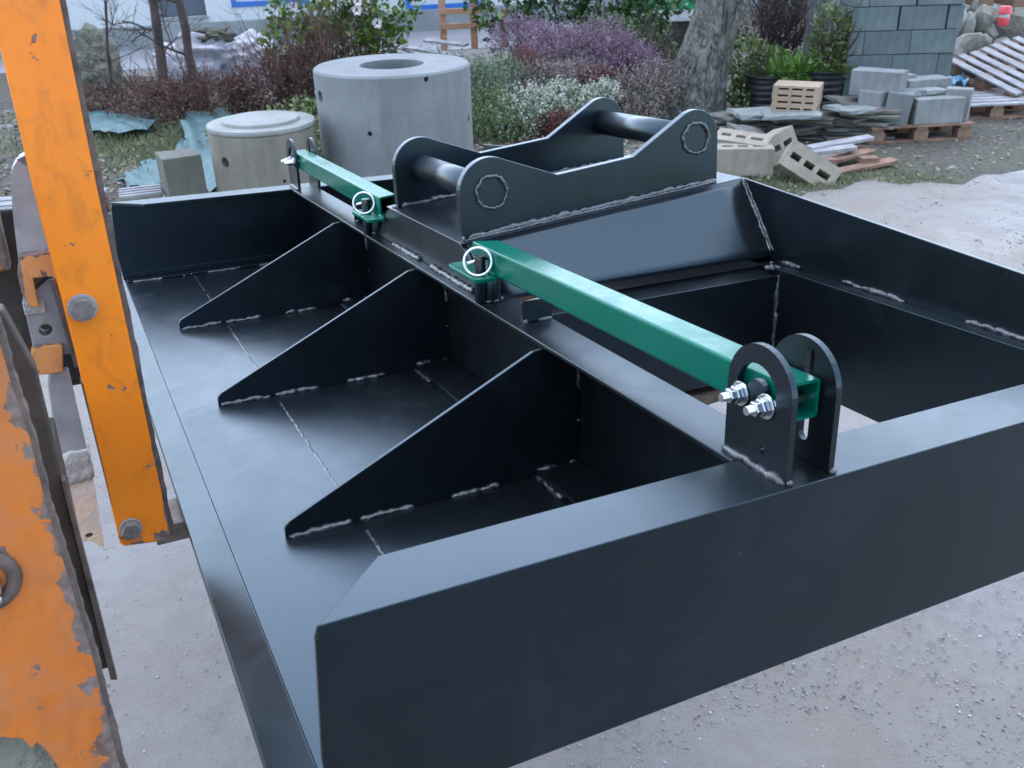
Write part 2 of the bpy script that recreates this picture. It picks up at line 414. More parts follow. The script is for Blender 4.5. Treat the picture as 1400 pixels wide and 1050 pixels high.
# ------------------------------------------------------------------ helpers: meshes
def finish(bm, name, mat, parent=None, bevel=0.0, segs=2, smooth=False, loc=None, rot=None, angle=30):
    bmesh.ops.recalc_face_normals(bm, faces=bm.faces[:])
    if bevel > 0:
        es = [e for e in bm.edges if len(e.link_faces) == 2 and e.calc_face_angle(0) > R(angle)]
        try:
            bmesh.ops.bevel(bm, geom=es, offset=bevel, segments=segs, profile=0.5, affect='EDGES', clamp_overlap=True)
        except Exception:
            pass
    me = bpy.data.meshes.new(name)
    bm.to_mesh(me)
    bm.free()
    me.materials.append(MAT[mat] if isinstance(mat, str) else mat)
    if smooth:
        for p in me.polygons: p.use_smooth = True
    return link(name, me, parent, loc, rot)

def bm_box(bm, x0, x1, y0, y1, z0, z1):
    vs = [bm.verts.new(p) for p in ((x0, y0, z0), (x1, y0, z0), (x1, y1, z0), (x0, y1, z0), (x0, y0, z1), (x1, y0, z1), (x1, y1, z1), (x0, y1, z1))]
    for f in ((0, 3, 2, 1), (4, 5, 6, 7), (0, 1, 5, 4), (1, 2, 6, 5), (2, 3, 7, 6), (3, 0, 4, 7)):
        bm.faces.new([vs[i] for i in f])
    return vs

def box(name, mat, parent, x0, x1, y0, y1, z0, z1, bevel=0.0, **k):
    bm = bmesh.new()
    bm_box(bm, x0, x1, y0, y1, z0, z1)
    return finish(bm, name, mat, parent, bevel, **k)

AX = {'x': lambda a, b, t: (t, a, b), 'y': lambda a, b, t: (a, t, b), 'z': lambda a, b, t: (a, b, t)}

def bm_prism(bm, pts, axis, t0, t1, holes=()):
    """polygon (a,b) in the plane across axis, extruded from t0 to t1; optional holes"""
    f = AX[axis]
    if not holes:
        lo = [bm.verts.new(f(a, b, t0)) for a, b in pts]
        hi = [bm.verts.new(f(a, b, t1)) for a, b in pts]
        bm.faces.new(lo)
        bm.faces.new(hi)
        n = len(pts)
        for i in range(n):
            bm.faces.new((lo[i], lo[(i + 1) % n], hi[(i + 1) % n], hi[i]))
        return
    loops = [pts] + list(holes)
    for t in (t0, t1):
        es = []
        for lp in loops:
            vs = [bm.verts.new(f(a, b, t)) for a, b in lp]
            es += [bm.edges.new((vs[i], vs[(i + 1) % len(vs)])) for i in range(len(vs))]
        bmesh.ops.triangle_fill(bm, use_beauty=True, use_dissolve=False, edges=es)
    for lp in loops:
        n = len(lp)
        for i in range(n):
            a, b = lp[i], lp[(i + 1) % n]
            bm.faces.new([bm.verts.new(p) for p in (f(*a, t0), f(*b, t0), f(*b, t1), f(*a, t1))])
    bmesh.ops.remove_doubles(bm, verts=bm.verts[:], dist=1e-5)

def prism(name, mat, parent, pts, axis, t0, t1, bevel=0.0, holes=(), **k):
    bm = bmesh.new()
    bm_prism(bm, pts, axis, t0, t1, holes)
    return finish(bm, name, mat, parent, bevel, **k)

def circle(cx, cy, r, n=20, a0=0.0, a1=2 * math.pi, closed=True):
    m = n if closed else n + 1
    return [(cx + r * math.cos(a0 + (a1 - a0) * i / n), cy + r * math.sin(a0 + (a1 - a0) * i / n)) for i in range(m)]

def cyl(name, mat, parent, p0, p1, r, n=24, r1=None, bevel=0.0, smooth=True, **k):
    bm = bmesh.new()
    p0, p1 = Vector(p0), Vector(p1)
    d = (p1 - p0)
    q = d.to_track_quat('Z', 'Y')
    r1 = r if r1 is None else r1
    rings = []
    for p, rr in ((p0, r), (p1, r1)):
        rings.append([bm.verts.new(p + q @ Vector((rr * math.cos(2 * math.pi * i / n), rr * math.sin(2 * math.pi * i / n), 0))) for i in range(n)])
    bm.faces.new(rings[0][::-1])
    bm.faces.new(rings[1])
    for i in range(n):
        f = bm.faces.new((rings[0][i], rings[0][(i + 1) % n], rings[1][(i + 1) % n], rings[1][i]))
        f.smooth = smooth
    bmesh.ops.recalc_face_normals(bm, faces=bm.faces[:])
    return finish(bm, name, mat, parent, bevel, **k)

def tube_mesh(bm, pts, radii, n=8, caps=True):
    """skin a polyline with rings"""
    pts = [Vector(p) for p in pts]
    prev = None
    rings = []
    for i, p in enumerate(pts):
        d = (pts[min(i + 1, len(pts) - 1)] - pts[max(i - 1, 0)])
        if d.length < 1e-9: d = Vector((0, 0, 1))
        q = d.to_track_quat('Z', 'Y')
        rr = radii[i] if hasattr(radii, '__len__') else radii
        rings.append([bm.verts.new(p + q @ Vector((rr * math.cos(2 * math.pi * j / n), rr * math.sin(2 * math.pi * j / n), 0))) for j in range(n)])
    for a, b in zip(rings, rings[1:]):
        # rotate b to best match a
        best = min(range(n), key=lambda s: sum((a[j].co - b[(j + s) % n].co).length for j in range(n)))
        b[:] = b[best:] + b[:best]
        for j in range(n):
            bm.faces.new((a[j], a[(j + 1) % n], b[(j + 1) % n], b[j])).smooth = True
    if caps:
        bm.faces.new(rings[0])
        bm.faces.new(rings[-1])

def torus(name, mat, parent, c, axis, Rm, r, n=36, m=8, wob=0.0, **k):
    bm = bmesh.new()
    q = Vector(axis).to_track_quat('Z', 'Y')
    rnd = random.Random(int(Rm * 1e5) + int(abs(c[1]) * 1000))
    rings = []
    for i in range(n):
        a = 2 * math.pi * i / n
        R2 = Rm + rnd.uniform(-wob, wob)
        r2 = r * (1 + (rnd.uniform(-.35, .35) if wob else 0))
        ring = []
        for j in range(m):
            b = 2 * math.pi * j / m
            ring.append(bm.verts.new(Vector(c) + q @ Vector(((R2 + r2 * math.cos(b)) * math.cos(a), (R2 + r2 * math.cos(b)) * math.sin(a), r2 * math.sin(b)))))
        rings.append(ring)
    for i in range(n):
        for j in range(m):
            bm.faces.new((rings[i][j], rings[(i + 1) % n][j], rings[(i + 1) % n][(j + 1) % m], rings[i][(j + 1) % m])).smooth = True
    return finish(bm, name, mat, parent, 0, **k)

from mathutils import noise as mnoise
WR = random.Random(5)
def bn(t): return mnoise.noise(Vector((t, 0.37, 1.9)))
def bead(parent, p0, p1, r=0.005, step=0.0035, name='weld_bead', mat='weld', wob=0.35, up=0.0):
    """a hand-laid weld run: an uneven rope between two points, sunk into the joint"""
    p0, p1 = Vector(p0), Vector(p1)
    L = (p1 - p0).length
    n = max(4, int(L / step))
    pts, rad = [], []
    ph = WR.uniform(0, 100)
    r = r * 1.12
    for i in range(n + 1):
        t = i / n
        d = t * L
        j = Vector((bn(d * 60 + ph), bn(d * 60 + ph + 31), bn(d * 60 + ph + 57))) * r * 0.45
        pts.append(p0.lerp(p1, t) + j + Vector((0, 0, up - 0.0006)))
        k = 1.0
        if i == 0 or i == n: k = 0.35
        elif i == 1 or i == n - 1: k = 0.8
        rad.append(r * k * (0.92 + 0.5 * bn(d * 45 + ph + 80) + 0.10 * math.sin(d * 1500) + WR.uniform(-.07, .07)))
    bm = bmesh.new()
    tube_mesh(bm, pts, rad, 7)
    return finish(bm, name, mat, parent)

def pyd(name, verts, faces, mat, parent=None, tint=None, loc=None, smooth=False):
    me = bpy.data.meshes.new(name)
    nv, nf, k = len(verts), len(faces), faces.shape[1]
    me.vertices.add(nv)
    me.vertices.foreach_set('co', np.asarray(verts, dtype=np.float32).ravel())
    me.loops.add(nf * k)
    me.loops.foreach_set('vertex_index', np.asarray(faces, dtype=np.int32).ravel())
    me.polygons.add(nf)
    me.polygons.foreach_set('loop_start', np.arange(0, nf * k, k, dtype=np.int32))
    me.update(calc_edges=True)
    me.validate()
    if tint is not None:
        a = me.attributes.new('tint', 'FLOAT', 'FACE')
        a.data.foreach_set('value', np.asarray(tint, dtype=np.float32))
    me.materials.append(MAT[mat])
    if smooth:
        me.polygons.foreach_set('use_smooth', np.ones(nf, dtype=bool))
    return link(name, me, parent, loc)

def unit(a):
    return a / (np.linalg.norm(a, axis=-1, keepdims=True) + 1e-9)

def leaf_quads(P, D, N, ln, wd):
    """kite-shaped leaves: P base, D direction, N rough normal"""
    S = unit(np.cross(D, N))
    ln = ln[:, None]; wd = wd[:, None]
    a = P; b = P + D * ln * 0.45 + S * wd; c = P + D * ln; d = P + D * ln * 0.45 - S * wd
    V = np.stack([a, b, c, d], 1).reshape(-1, 3)
    F = np.arange(len(P) * 4).reshape(-1, 4)
    return V, F

def blob_points(rng, clusters, n, shell=0.55):
    """points spread through a set of ellipsoid clumps, denser at their outsides"""
    w = np.array([c[3] * c[4] * c[5] for c in clusters]) ** (2 / 3)
    idx = rng.choice(len(clusters), n, p=w / w.sum())
    C = np.array(clusters)[idx]
    d = unit(rng.normal(size=(n, 3)))
    r = shell + (1 - shell) * rng.random(n) ** 0.5
    r *= 1 + 0.12 * rng.normal(size=n)
    P = C[:, :3] + d * C[:, 3:6] * r[:, None]
    return P, d, r

def foliage(name, parent, mat, clusters, n, ln, wd, seed, up=0.2, shell=0.5, zmin=0.0):
    rng = np.random.default_rng(seed)
    P, d, r = blob_points(rng, clusters, n, shell)
    D = unit(d * 0.8 + rng.normal(size=(n, 3)) * 0.7 + np.array([0, 0, up]))
    N = unit(rng.normal(size=(n, 3)) + np.array([0, 0, 1.2]))
    V, F = leaf_quads(P, D, N, ln * rng.uniform(0.6, 1.3, n), wd * rng.uniform(0.6, 1.3, n))
    keep = np.repeat(P[:, 2] > zmin, 4)
    t = np.clip(rng.beta(2.2, 2.2, n) + rng.normal(size=n) * 0.05, 0, 1)
    sel = P[:, 2] > zmin
    V = V.reshape(-1, 4, 3)[sel].reshape(-1, 3)
    F = np.arange(len(V)).reshape(-1, 4)
    return pyd(name, V, F, mat, parent, t[sel])

def sprigs(name, parent, mat, clusters, n, length, seed, per=7, leaf=0.018, droop=0.0):
    """heather: upright sprigs, each a run of tiny leaves growing lighter to the tip"""
    rng = np.random.default_rng(seed)
    P, d, r = blob_points(rng, clusters, n, 0.7)
    ok = d[:, 2] > -0.35
    P, d = P[ok], d[ok]
    n = len(P)
    A = unit(d * 0.6 + np.array([0, 0, 0.9 - droop]) + rng.normal(size=(n, 3)) * 0.35)
    L = length * rng.uniform(0.5, 1.3, n)
    Ps, Ds, T = [], [], []
    base = rng.beta(2, 2, n) * 0.5
    for k in range(per):
        t = (k + 0.5) / per
        q = P + A * (L * t)[:, None] + rng.normal(size=(n, 3)) * 0.006
        Ps.append(q)
        Ds.append(unit(A * 0.7 + rng.normal(size=(n, 3)) * 0.8))
        T.append(np.clip(base + 0.5 * t + rng.normal(size=n) * 0.08, 0, 1))
    Ps, Ds, T = np.concatenate(Ps), np.concatenate(Ds), np.concatenate(T)
    m = len(Ps)
    V, F = leaf_quads(Ps, Ds, unit(rng.normal(size=(m, 3))), leaf * rng.uniform(0.8, 1.6, m), leaf * 0.42 * rng.uniform(0.7, 1.4, m))
    return pyd(name, V, F, mat, parent, T)

def branchwork(name, parent, mat, starts, seed, depth=4, spread=0.55, n=5, kids=(2, 3), shrink=0.62, lshrink=0.72, up=0.1, kink=0.14):
    """recursive bare branches as one mesh"""
    rnd = random.Random(seed)
    bm = bmesh.new()
    def grow(p, d, L, r, k):
        pts, rad = [p], [r]
        segs = 4
        q, dd = Vector(p), Vector(d).normalized()
        for i in range(segs):
            dd = (dd + Vector((rnd.gauss(0, kink), rnd.gauss(0, kink), rnd.gauss(0, kink * .6) + up * 0.3))).normalized()
            q = q + dd * (L / segs)
            pts.append(q.copy())
            rad.append(r * (1 - 0.45 * (i + 1) / segs))
        tube_mesh(bm, pts, rad, n if k > 1 else 4, caps=False)
        if k <= 0: return
        for c in range(rnd.randint(*kids) + (1 if k == depth else 0)):
            t = rnd.uniform(0.35, 1.0)
            i = min(segs, max(1, int(t * segs)))
            nd = (dd + Vector((rnd.gauss(0, spread), rnd.gauss(0, spread), rnd.gauss(up, spread * .7)))).normalized()
            grow(pts[i].copy(), nd, L * lshrink * rnd.uniform(0.7, 1.15), max(rad[i] * shrink, 0.0022), k - 1)
    for p, d, L, r in starts:
        grow(Vector(p), Vector(d), L, r, depth)
    return finish(bm, name, mat, parent)

def stone_mesh(name, seed, sx, sy, sz, mat, cuts=2, rough=0.18, flat=False):
    rnd = random.Random(seed)
    bm = bmesh.new()
    bmesh.ops.create_icosphere(bm, subdivisions=cuts, radius=1.0)
    planes = [(Vector((rnd.gauss(0, 1), rnd.gauss(0, 1), rnd.gauss(0, 1))).normalized(), rnd.uniform(0.6, 0.85)) for _ in range(9)]
    for v in bm.verts:
        p = v.co.copy()
        for nn, dd in planes:
            k = p.dot(nn) - dd
            if k > 0: p -= nn * k
        p *= 1 + rnd.uniform(-rough, rough) * 0.25
        v.co = Vector((p.x * sx, p.y * sy, p.z * sz))
    bmesh.ops.recalc_face_normals(bm, faces=bm.faces[:])
    me = bpy.data.meshes.new(name)
    bm.to_mesh(me)
    bm.free()
    me.materials.append(MAT[mat])
    return me

exec_parts = []
# ================================================================== SETTING
g = bpy.data.meshes.new('ground')
NG = 60
gx = np.concatenate([np.linspace(-150, -8, 10), np.linspace(-7.5, 7.5, 40), np.linspace(8, 150, 10)])
gy = np.concatenate([np.linspace(-150, -1, 10), np.linspace(-0.6, 12, 44), np.linspace(13, 200, 12)])
GX, GY = np.meshgrid(gx, gy)
GZ = np.zeros_like(GX) - 0.0
rngg = np.random.default_rng(3)
near = (np.abs(GX) < 7.4) & (GY > -0.5) & (GY < 11.9)
GZ[near] += rngg.normal(size=near.sum()) * 0.004
V = np.stack([GX, GY, GZ], -1).reshape(-1, 3)
nx, ny = len(gx), len(gy)
I = np.arange(nx * ny).reshape(ny, nx)
F = np.stack([I[:-1, :-1], I[:-1, 1:], I[1:, 1:], I[1:, :-1]], -1).reshape(-1, 4)
tag(pyd('ground', V, F, 'ground', smooth=True), kind='structure')

# planted bed of leafy soil beyond the yard, gently humped
def bed_edge(x):
    e = 5.4 + 0.05 * (x + 3) ** 2 * 0.3 if x < 0 else 5.9 + 0.0 * x
    if x > 1.2: e = 6.15 + 0.36 * (x - 1.2) ** 1.0 + 0.25 * max(0, 2.2 - abs(x - 2.2)) * 0.8
    return e + 0.10 * math.sin(x * 5.1) + 0.06 * math.sin(x * 13.7 + 1)
xs = np.linspace(-9, 11, 150)
NROWS = 46
V = []
for i, x in enumerate(xs):
    e = bed_edge(x)
    for j in range(NROWS):
        t = j / (NROWS - 1)
        y = e + ((13.4 if x < 1.2 else 13.4 + 9 * min(1, (x - 1.2) / 1.0)) - e) * t ** (1.0 if x < 1.2 else 1.5)
        h = 0.012 + 0.10 * min(1, t * 3) * (0.5 + 0.5 * math.sin(x * 1.3 + y * 1.7)) + 0.03 * math.sin(x * 7 + 2 * y) * math.sin(y * 6 - x) * min(1, t * 5)
        if x > 1.4: h *= 0.25
        if j == 0: h = -0.03
        V.append((x, y, h))
V = np.array(V)
I = np.arange(len(xs) * NROWS).reshape(len(xs), NROWS)
F = np.stack([I[:-1, :-1], I[1:, :-1], I[1:, 1:], I[:-1, 1:]], -1).reshape(-1, 4)
bed = tag(pyd('soil_bed', V, F, 'soil', smooth=True), kind='structure')
BEDV = V.reshape(len(xs), NROWS, 3)
def bed_z(x, y):
    i = int(np.clip(np.searchsorted(xs, x), 0, len(xs) - 1))
    j = int(np.clip(np.searchsorted(BEDV[i, :, 1], y), 0, NROWS - 1))
    return float(BEDV[i, j, 2])

# path in front of the house
prism('path', 'paving', None, [(-12, 12.6), (3, 16.2), (3, 22), (-12, 19)], 'z', -0.05, 0.012)
tag(bpy.data.objects['path'], kind='structure')

# ================================================================== LEVELLING FRAME (x across, y along its length away from the camera, z up)
FR = empty('levelling_frame')
FR.matrix_world = Matrix(((0.90507, -0.42526, 0.0009, -0.18962),
                          (0.42332, 0.90114, 0.09355, 0.66186),
                          (-0.0406, -0.08429, 0.99561, 1.15593),
                          (0, 0, 0, 1)))
FRAME_M = FR.matrix_world.copy()
tag(FR, 'black painted steel levelling frame with green adjuster arms, carried on the orange forks', 'grading attachment')
LEN, HT, TH = 2.48, 0.2486, 0.008
XR = 1.285                                    # rear plate
VS = 0.208                                    # seam in the floor

# floor in two plates, and the bent-down cutting edge
fp = box('floor_plate', 'black', FR, 0.0, VS - 0.0004, 0.0085, LEN - 0.0085, -TH, 0.0, 0.0004)
bx = box('floor_plate', 'black', FR, VS + 0.0004, 0.640, 0.0085, LEN - 0.0085, -TH, 0.0, 0.0004)
prism('cutting_edge', 'black', FR, [(-0.0008, 0.0), (-0.0490, -0.0185), (-0.0515, -0.0255), (-0.0008, -0.008)], 'y', -0.004, LEN + 0.004, 0.001)
# seam weld, ground nearly flush, broken up
for a, b in ((0.10, 0.33), (0.345, 0.575), (0.625, 0.90), (0.93, 1.19), (1.25, 1.47), (1.52, 1.80), (1.86, 2.16), (2.2, 2.41)):
    bead(bx, (VS, a, -0.0012), (VS, b, -0.0012), 0.0034, 0.005, name='seam_weld', wob=0.6)

# end walls with an inward top flange, front corner cut at an angle
def end_wall(y_out, s):
    y = lambda d: y_out + s * d
    bm = bmesh.new()
    # wall
    wall = [(-0.003, -0.006), (-0.010, 0.09), (-0.002, HT - 0.016), (0.002, HT - 0.004), (1.292, HT - 0.004), (1.292, -0.006)]
    bm_prism(bm, wall, 'y', y(0), y(TH))
    w = finish(bm, 'end_wall', 'black', FR, 0.0012)
    fl = [(0.0, y(-0.0004)), (1.293, y(-0.0004)), (1.293, y(0.0907)), (0.090, y(0.0907))]
    prism('top_flange', 'black', w, fl, 'z', HT - 0.008, HT, 0.0011)
    return w
w_near = end_wall(0.0, 1)
w_far = end_wall(LEN, -1)
for w, y0, s in ((w_near, 0.0, 1), (w_far, LEN, -1)):
    ya, yb = sorted((y0 + s * 0.0085, y0 + s * 0.058))
    prism('base_strip', 'black', w, [(0.004, 0.001), (0.004, 0.006), (0.548, 0.006), (0.548, 0.001)], 'y', ya, yb, 0.001)
    yi = y0 + s * 0.060
    ya, yb = sorted((y0 + s * 0.0085, y0 + s * 0.016))
    prism('base_strip', 'black', w, [(0.004, 0.0065), (0.004, 0.022), (0.548, 0.022), (0.548, 0.0065)], 'y', ya, yb, 0.001)
    for a, b in ((0.02, 0.115), (0.175, 0.182), (0.197, 0.204), (0.25, 0.36), (0.42, 0.5)):
        bead(w, (a, yi, 0.002), (b, yi, 0.003), 0.0048)

# the long beam: flange on top, web under its rear edge
web = box('beam_web', 'black', FR, 0.626, 0.634, 0.0095, LEN - 0.0095, -0.006, HT - 0.0084, 0.0008)
box('beam_flange', 'black', web, 0.552, 0.634, 0.0918, LEN - 0.0918, HT - 0.008, HT, 0.0016)
# gussets
def rounded(pts, ri, r, n=5):
    """round the listed corners of a polygon"""
    out = []
    N = len(pts)
    for i, p in enumerate(pts):
        if i not in ri:
            out.append(p); continue
        P, A, B = Vector(p), Vector(pts[i - 1]), Vector(pts[(i + 1) % N])
        da, db = (A - P).normalized(), (B - P).normalized()
        for k in range(n + 1):
            t = k / n
            q = (P + da * r) * (1 - t) ** 2 + P * 2 * t * (1 - t) + (P + db * r) * t ** 2
            out.append((q.x, q.y))
    return out
for gi, gy0 in enumerate((0.604, 1.2254, 1.830)):
    prof = rounded([(0.085, 0.0005), (0.085, 0.024), (0.535, 0.237), (0.560, 0.2398), (0.6255, 0.2398), (0.6255, 0.0005)], (1,), 0.012)
    gs = prism('gusset', 'black', FR, prof, 'y', gy0, gy0 + TH, 0.0013)
    for a, b in ((0.090, 0.196), (0.206, 0.305), (0.372, 0.462)):
        bead(gs, (a, gy0 - 0.001, 0.0022), (b, gy0 - 0.001, 0.0022), 0.0062)
    bead(gs, (0.6235, gy0 - 0.001, 0.15), (0.6235, gy0 - 0.001, 0.2), 0.0045)
    bead(gs, (0.6235, gy0 - 0.001, 0.09), (0.6235, gy0 - 0.001, 0.095), 0.0045)
    # flat pad on the floor at the foot of the web
    y1 = gy0 - 0.0006
    y0 = (0.0095, 0.604 + 0.02, 1.2254 + 0.02)[gi]
    pd = box('foot_pad', 'black', FR, 0.535, 0.6255, y0 + 0.12, y1, 0.0005, 0.0145, 0.0025)
    bead(pd, (0.533, y1 - 0.10, 0.004), (0.533, y1 - 0.005, 0.004), 0.005)
    bead(pd, (0.536, y1 - 0.003, 0.013), (0.575, y1 - 0.003, 0.013), 0.0065)
    bead(pd, (0.6, y1 - 0.003, 0.013), (0.62, y1 - 0.003, 0.013), 0.004)

# rear beam with ledge, and the tapering rear plate above it
rb = prism('rear_beam', 'black', FR, [(1.245, -0.006), (1.245, 0.235), (XR - 0.0005, 0.235), (XR - 0.0005, 0.227), (1.253, 0.227), (1.253, -0.006)], 'y', 0.0915, LEN - 0.0915, 0.0012)
rp = prism('rear_plate', 'black', FR, [(0.0, 0.2492), (0.0, 0.324), (1.005, 0.4035), (1.475, 0.4035), (LEN, 0.324), (LEN, 0.2492), (LEN - 0.1, 0.2), (0.1, 0.2)], 'x', XR, XR + TH, 0.0013)
for a, b in ((0.02, 0.36), (0.50, 0.665), (0.79, 0.86), (1.62, 1.7), (1.85, 2.0), (2.15, 2.3)):
    bead(rp, (XR - 0.002, a, 0.238), (XR - 0.002, b, 0.238), 0.006, wob=0.2)

# cross members tying web to rear beam
for s, y0 in ((1, 0.815), (-1, LEN - 0.815)):
    ya = lambda d: y0 + s * d
    prof = [(ya(0), -0.006), (ya(0), 0.222), (ya(0.085), 0.222), (ya(0.085), 0.214), (ya(0.008), 0.214), (ya(0.008), -0.006)]
    cm = prism('cross_member', 'black', FR, prof, 'x', 0.6346, 1.2445, 0.0012)
    if s == 1:
        bead(cm, (1.2425, y0 - 0.003, 0.0), (1.2425, y0 - 0.003, 0.222), 0.0055, 0.005, wob=0.5)
        for k in range(7):
            bead(cm, (1.238 + WR.uniform(-.014, .012), y0 + WR.uniform(-.005, .03), 0.228 + WR.uniform(-.004, .012)), (1.252 + WR.uniform(-.01, .01), y0 + WR.uniform(0, .03), 0.236 + WR.uniform(-.004, .012)), 0.0062)

# raised centre box under the hitch
CB0, CB1 = 1.005, 1.475                       # top plate from front to back along y
xf, zf, zr = 0.58, 0.335, 0.4025
cheek = rounded([(0.905, HT + 0.0006), (CB0, zf), (CB1, zf), (1.575, HT + 0.0006)], (1, 2), 0.03)
ck = prism('cheek_plate', 'black', FR, cheek, 'x', xf, xf + TH, 0.0012)
bead(ck, (xf - 0.004, 0.95, HT + 0.003), (xf - 0.004, 1.19, HT + 0.003), 0.0055)
bead(ck, (xf - 0.004, 1.26, HT + 0.003), (xf - 0.004, 1.44, HT + 0.003), 0.0055)
slope_top = math.atan2(zr - zf, XR - xf)
tp = prism('hitch_plate', 'black', FR, [(xf + TH + 0.0004, zf - 0.004), (XR - 0.0006, zr - 0.006), (XR - 0.0006, zr + 0.002), (xf - 0.004, zf + 0.0035), (xf - 0.004, zf + 0.0008)], 'y', CB0, CB1, 0.001)
def slope_plate(ya, yb):
    n = 10
    bm = bmesh.new()
    lo, up, th = [], [], 0.0075
    grid = {}
    for side in (0, 1):
        for i in range(n + 1):
            t = i / n
            x = xf + TH + 0.0006 + (XR - 0.0012 - xf - TH) * t
            for j in range(n + 1):
                q = j / n
                z0 = zf + 0.0012 + (zr - zf) * t
                y = ya + (yb - ya) * q
                z = z0 + (0.2525 - z0) * q
                grid[side, i, j] = bm.verts.new((x, y, z - th * side))
    for i in range(n):
        for j in range(n):
            for side in (0, 1):
                bm.faces.new((grid[side, i, j], grid[side, i + 1, j], grid[side, i + 1, j + 1], grid[side, i, j + 1])).smooth = True
    for k in range(n):
        for a, b in (((k, 0), (k + 1, 0)), ((k, n), (k + 1, n)), ((0, k), (0, k + 1)), ((n, k), (n, k + 1))):
            bm.faces.new((grid[0, a[0], a[1]], grid[0, b[0], b[1]], grid[1, b[0], b[1]], grid[1, a[0], a[1]]))
    return finish(bm, 'slope_plate', 'black', FR)
sp1 = slope_plate(CB0 - 0.0006, 0.885)
sp2 = slope_plate(CB1 + 0.0006, LEN - 0.885)
bead(sp1, (XR - 0.003, CB0, zr + 0.001), (XR - 0.003, 0.888, 0.255), 0.004, wob=0.2)
bead(sp1, (XR + 0.002, CB0 - 0.006, zr + 0.001), (XR - 0.001, 0.882, 0.257), 0.0035, wob=0.2)

# hitch ears and pins
def ztop(x): return zf + 0.0035 + (zr - zf) * (x - xf) / (XR - xf)
def ear(y0, y1):
    pts = [(0.590, ztop(0.590))]
    c0, r0 = (0.659, 0.431), 0.071
    c1, r1 = (1.165, 0.500), 0.062
    pts += circle(*c0, r0, 14, math.pi * 1.0, math.pi * 0.36, closed=False)
    pts += [(0.815, 0.452), (1.004, 0.473)]
    pts += circle(*c1, r1, 14, math.pi * 0.70, math.pi * 0.02, closed=False)
    pts += [(1.231, ztop(1.231))]
    return prism('hitch_ear', 'black', FR, pts, 'y', y0, y1, 0.0022)
e1 = ear(1.030, 1.050)
e2 = ear(1.430, 1.450)
for e, ys in ((e1, 1.028), (e2, 1.452)):
    for (cx, cz), rr in (((0.659, 0.431), 0.034), ((1.165, 0.500), 0.034)):
        torus('pin_weld', 'weld', e, (cx, ys, cz), (0, 1, 0), rr, 0.0042, 40, 6, wob=0.0022)
for e, ya in ((e1, 1.027), (e1, 1.0505), (e2, 1.4285)):
    bead(e, (0.600, ya, ztop(0.600) + 0.003), (1.222, ya, ztop(1.222) + 0.003), 0.0068, 0.005, wob=0.25)
bead(e1, (0.588, 1.018, ztop(.588) + 0.001), (1.215, 1.018, ztop(1.215) + 0.001), 0.003, 0.006, wob=0.3)
bead(e1, (0.586, 1.024, ztop(.588) + 0.002), (0.594, 1.022, ztop(.59) + 0.002), 0.0075)
bead(e2, (0.584, 1.45, ztop(.588) + 0.002), (0.594, 1.43, ztop(.59) + 0.002), 0.0065)
for (cx, cz) in ((0.659, 0.431), (1.165, 0.500)):
    cyl('hitch_pin', 'black', FR, (cx, 1.0292, cz), (cx, 1.4508, cz), 0.030, 40)

# bracket plates at both ends
def bracket(ybase, s):
    """plates 116 mm wide in y, outermost edge near the end wall"""
    y = lambda d: ybase + s * d
    base = HT + 0.0005
    def outline():
        p = [(y(0.010), base), (y(0.010), 0.348)]
        a = circle(0.068, 0.348, 0.058, 18, math.pi, 0.0, closed=False)
        p += [(y(q[0]), q[1]) for q in a[1:-1]]
        p += [(y(0.126), 0.348), (y(0.126), base)]
        return p
    slotU = []
    for q in circle(0.073, 0.345, 0.036, 14, 0, math.pi, closed=False): slotU.append((y(q[0]), q[1]))
    for q in circle(0.047, 0.333, 0.010, 6, math.pi, 2 * math.pi, closed=False): slotU.append((y(q[0]), q[1]))
    for q in circle(0.073, 0.345, 0.016, 8, math.pi, 0, closed=False): slotU.append((y(q[0]), q[1]))
    for q in circle(0.099, 0.333, 0.010, 6, math.pi, 2 * math.pi, closed=False): slotU.append((y(q[0]), q[1]))
    slotV = [(y(q[0]), q[1]) for q in circle(0.058, 0.386, 0.008, 8, 0, math.pi, closed=False)] + [(y(q[0]), q[1]) for q in circle(0.058, 0.282, 0.008, 8, math.pi, 2 * math.pi, closed=False)]
    hole = [(y(q[0]), q[1]) for q in circle(0.055, 0.276, 0.005, 10)]
    pf = prism('bracket_plate', 'black', FR, outline(), 'x', 0.566, 0.5745, holes=(slotU, hole))
    pr = prism('bracket_plate', 'black', FR, outline(), 'x', 0.6318, 0.6403, holes=(slotV,))
    bead(pf, (0.5655, y(0.012), base + 0.002), (0.5655, y(0.128), base + 0.002), 0.0058)
    bead(pr, (0.6405, y(0.014), base + 0.001), (0.6405, y(0.124), base + 0.001), 0.004)
    bead(pf, (0.567, y(0.008), base + 0.001), (0.575, y(0.008), base + 0.001), 0.0045)
    bead(pr, (0.632, y(0.008), base + 0.001), (0.641, y(0.008), base + 0.001), 0.0045)
    for d in (0.052, 0.099):
        cyl('bolt_shank', 'zinc', pf, (0.535, y(d), 0.3345), (0.646, y(d), 0.3345), 0.0055, 14)
        cyl('washer', 'zinc', pf, (0.5625, y(d), 0.3345), (0.5655, y(d), 0.3345), 0.0155, 28, bevel=0.0004, angle=60)
        cyl('nut', 'zinc', pf, (0.5535, y(d), 0.3345), (0.5622, y(d), 0.3345), 0.0115, 6, smooth=False, bevel=0.0012)
        cyl('nut', 'zinc', pf, (0.5450, y(d), 0.3345), (0.5530, y(d), 0.3345), 0.0098, 6, smooth=False, bevel=0.0012)
        cyl('nut', 'zinc', pf, (0.6406, y(d), 0.3345), (0.650, y(d), 0.3345), 0.0115, 6, smooth=False, bevel=0.0012)
    return pf
bracket(0.0, 1)
bracket(LEN, -1)

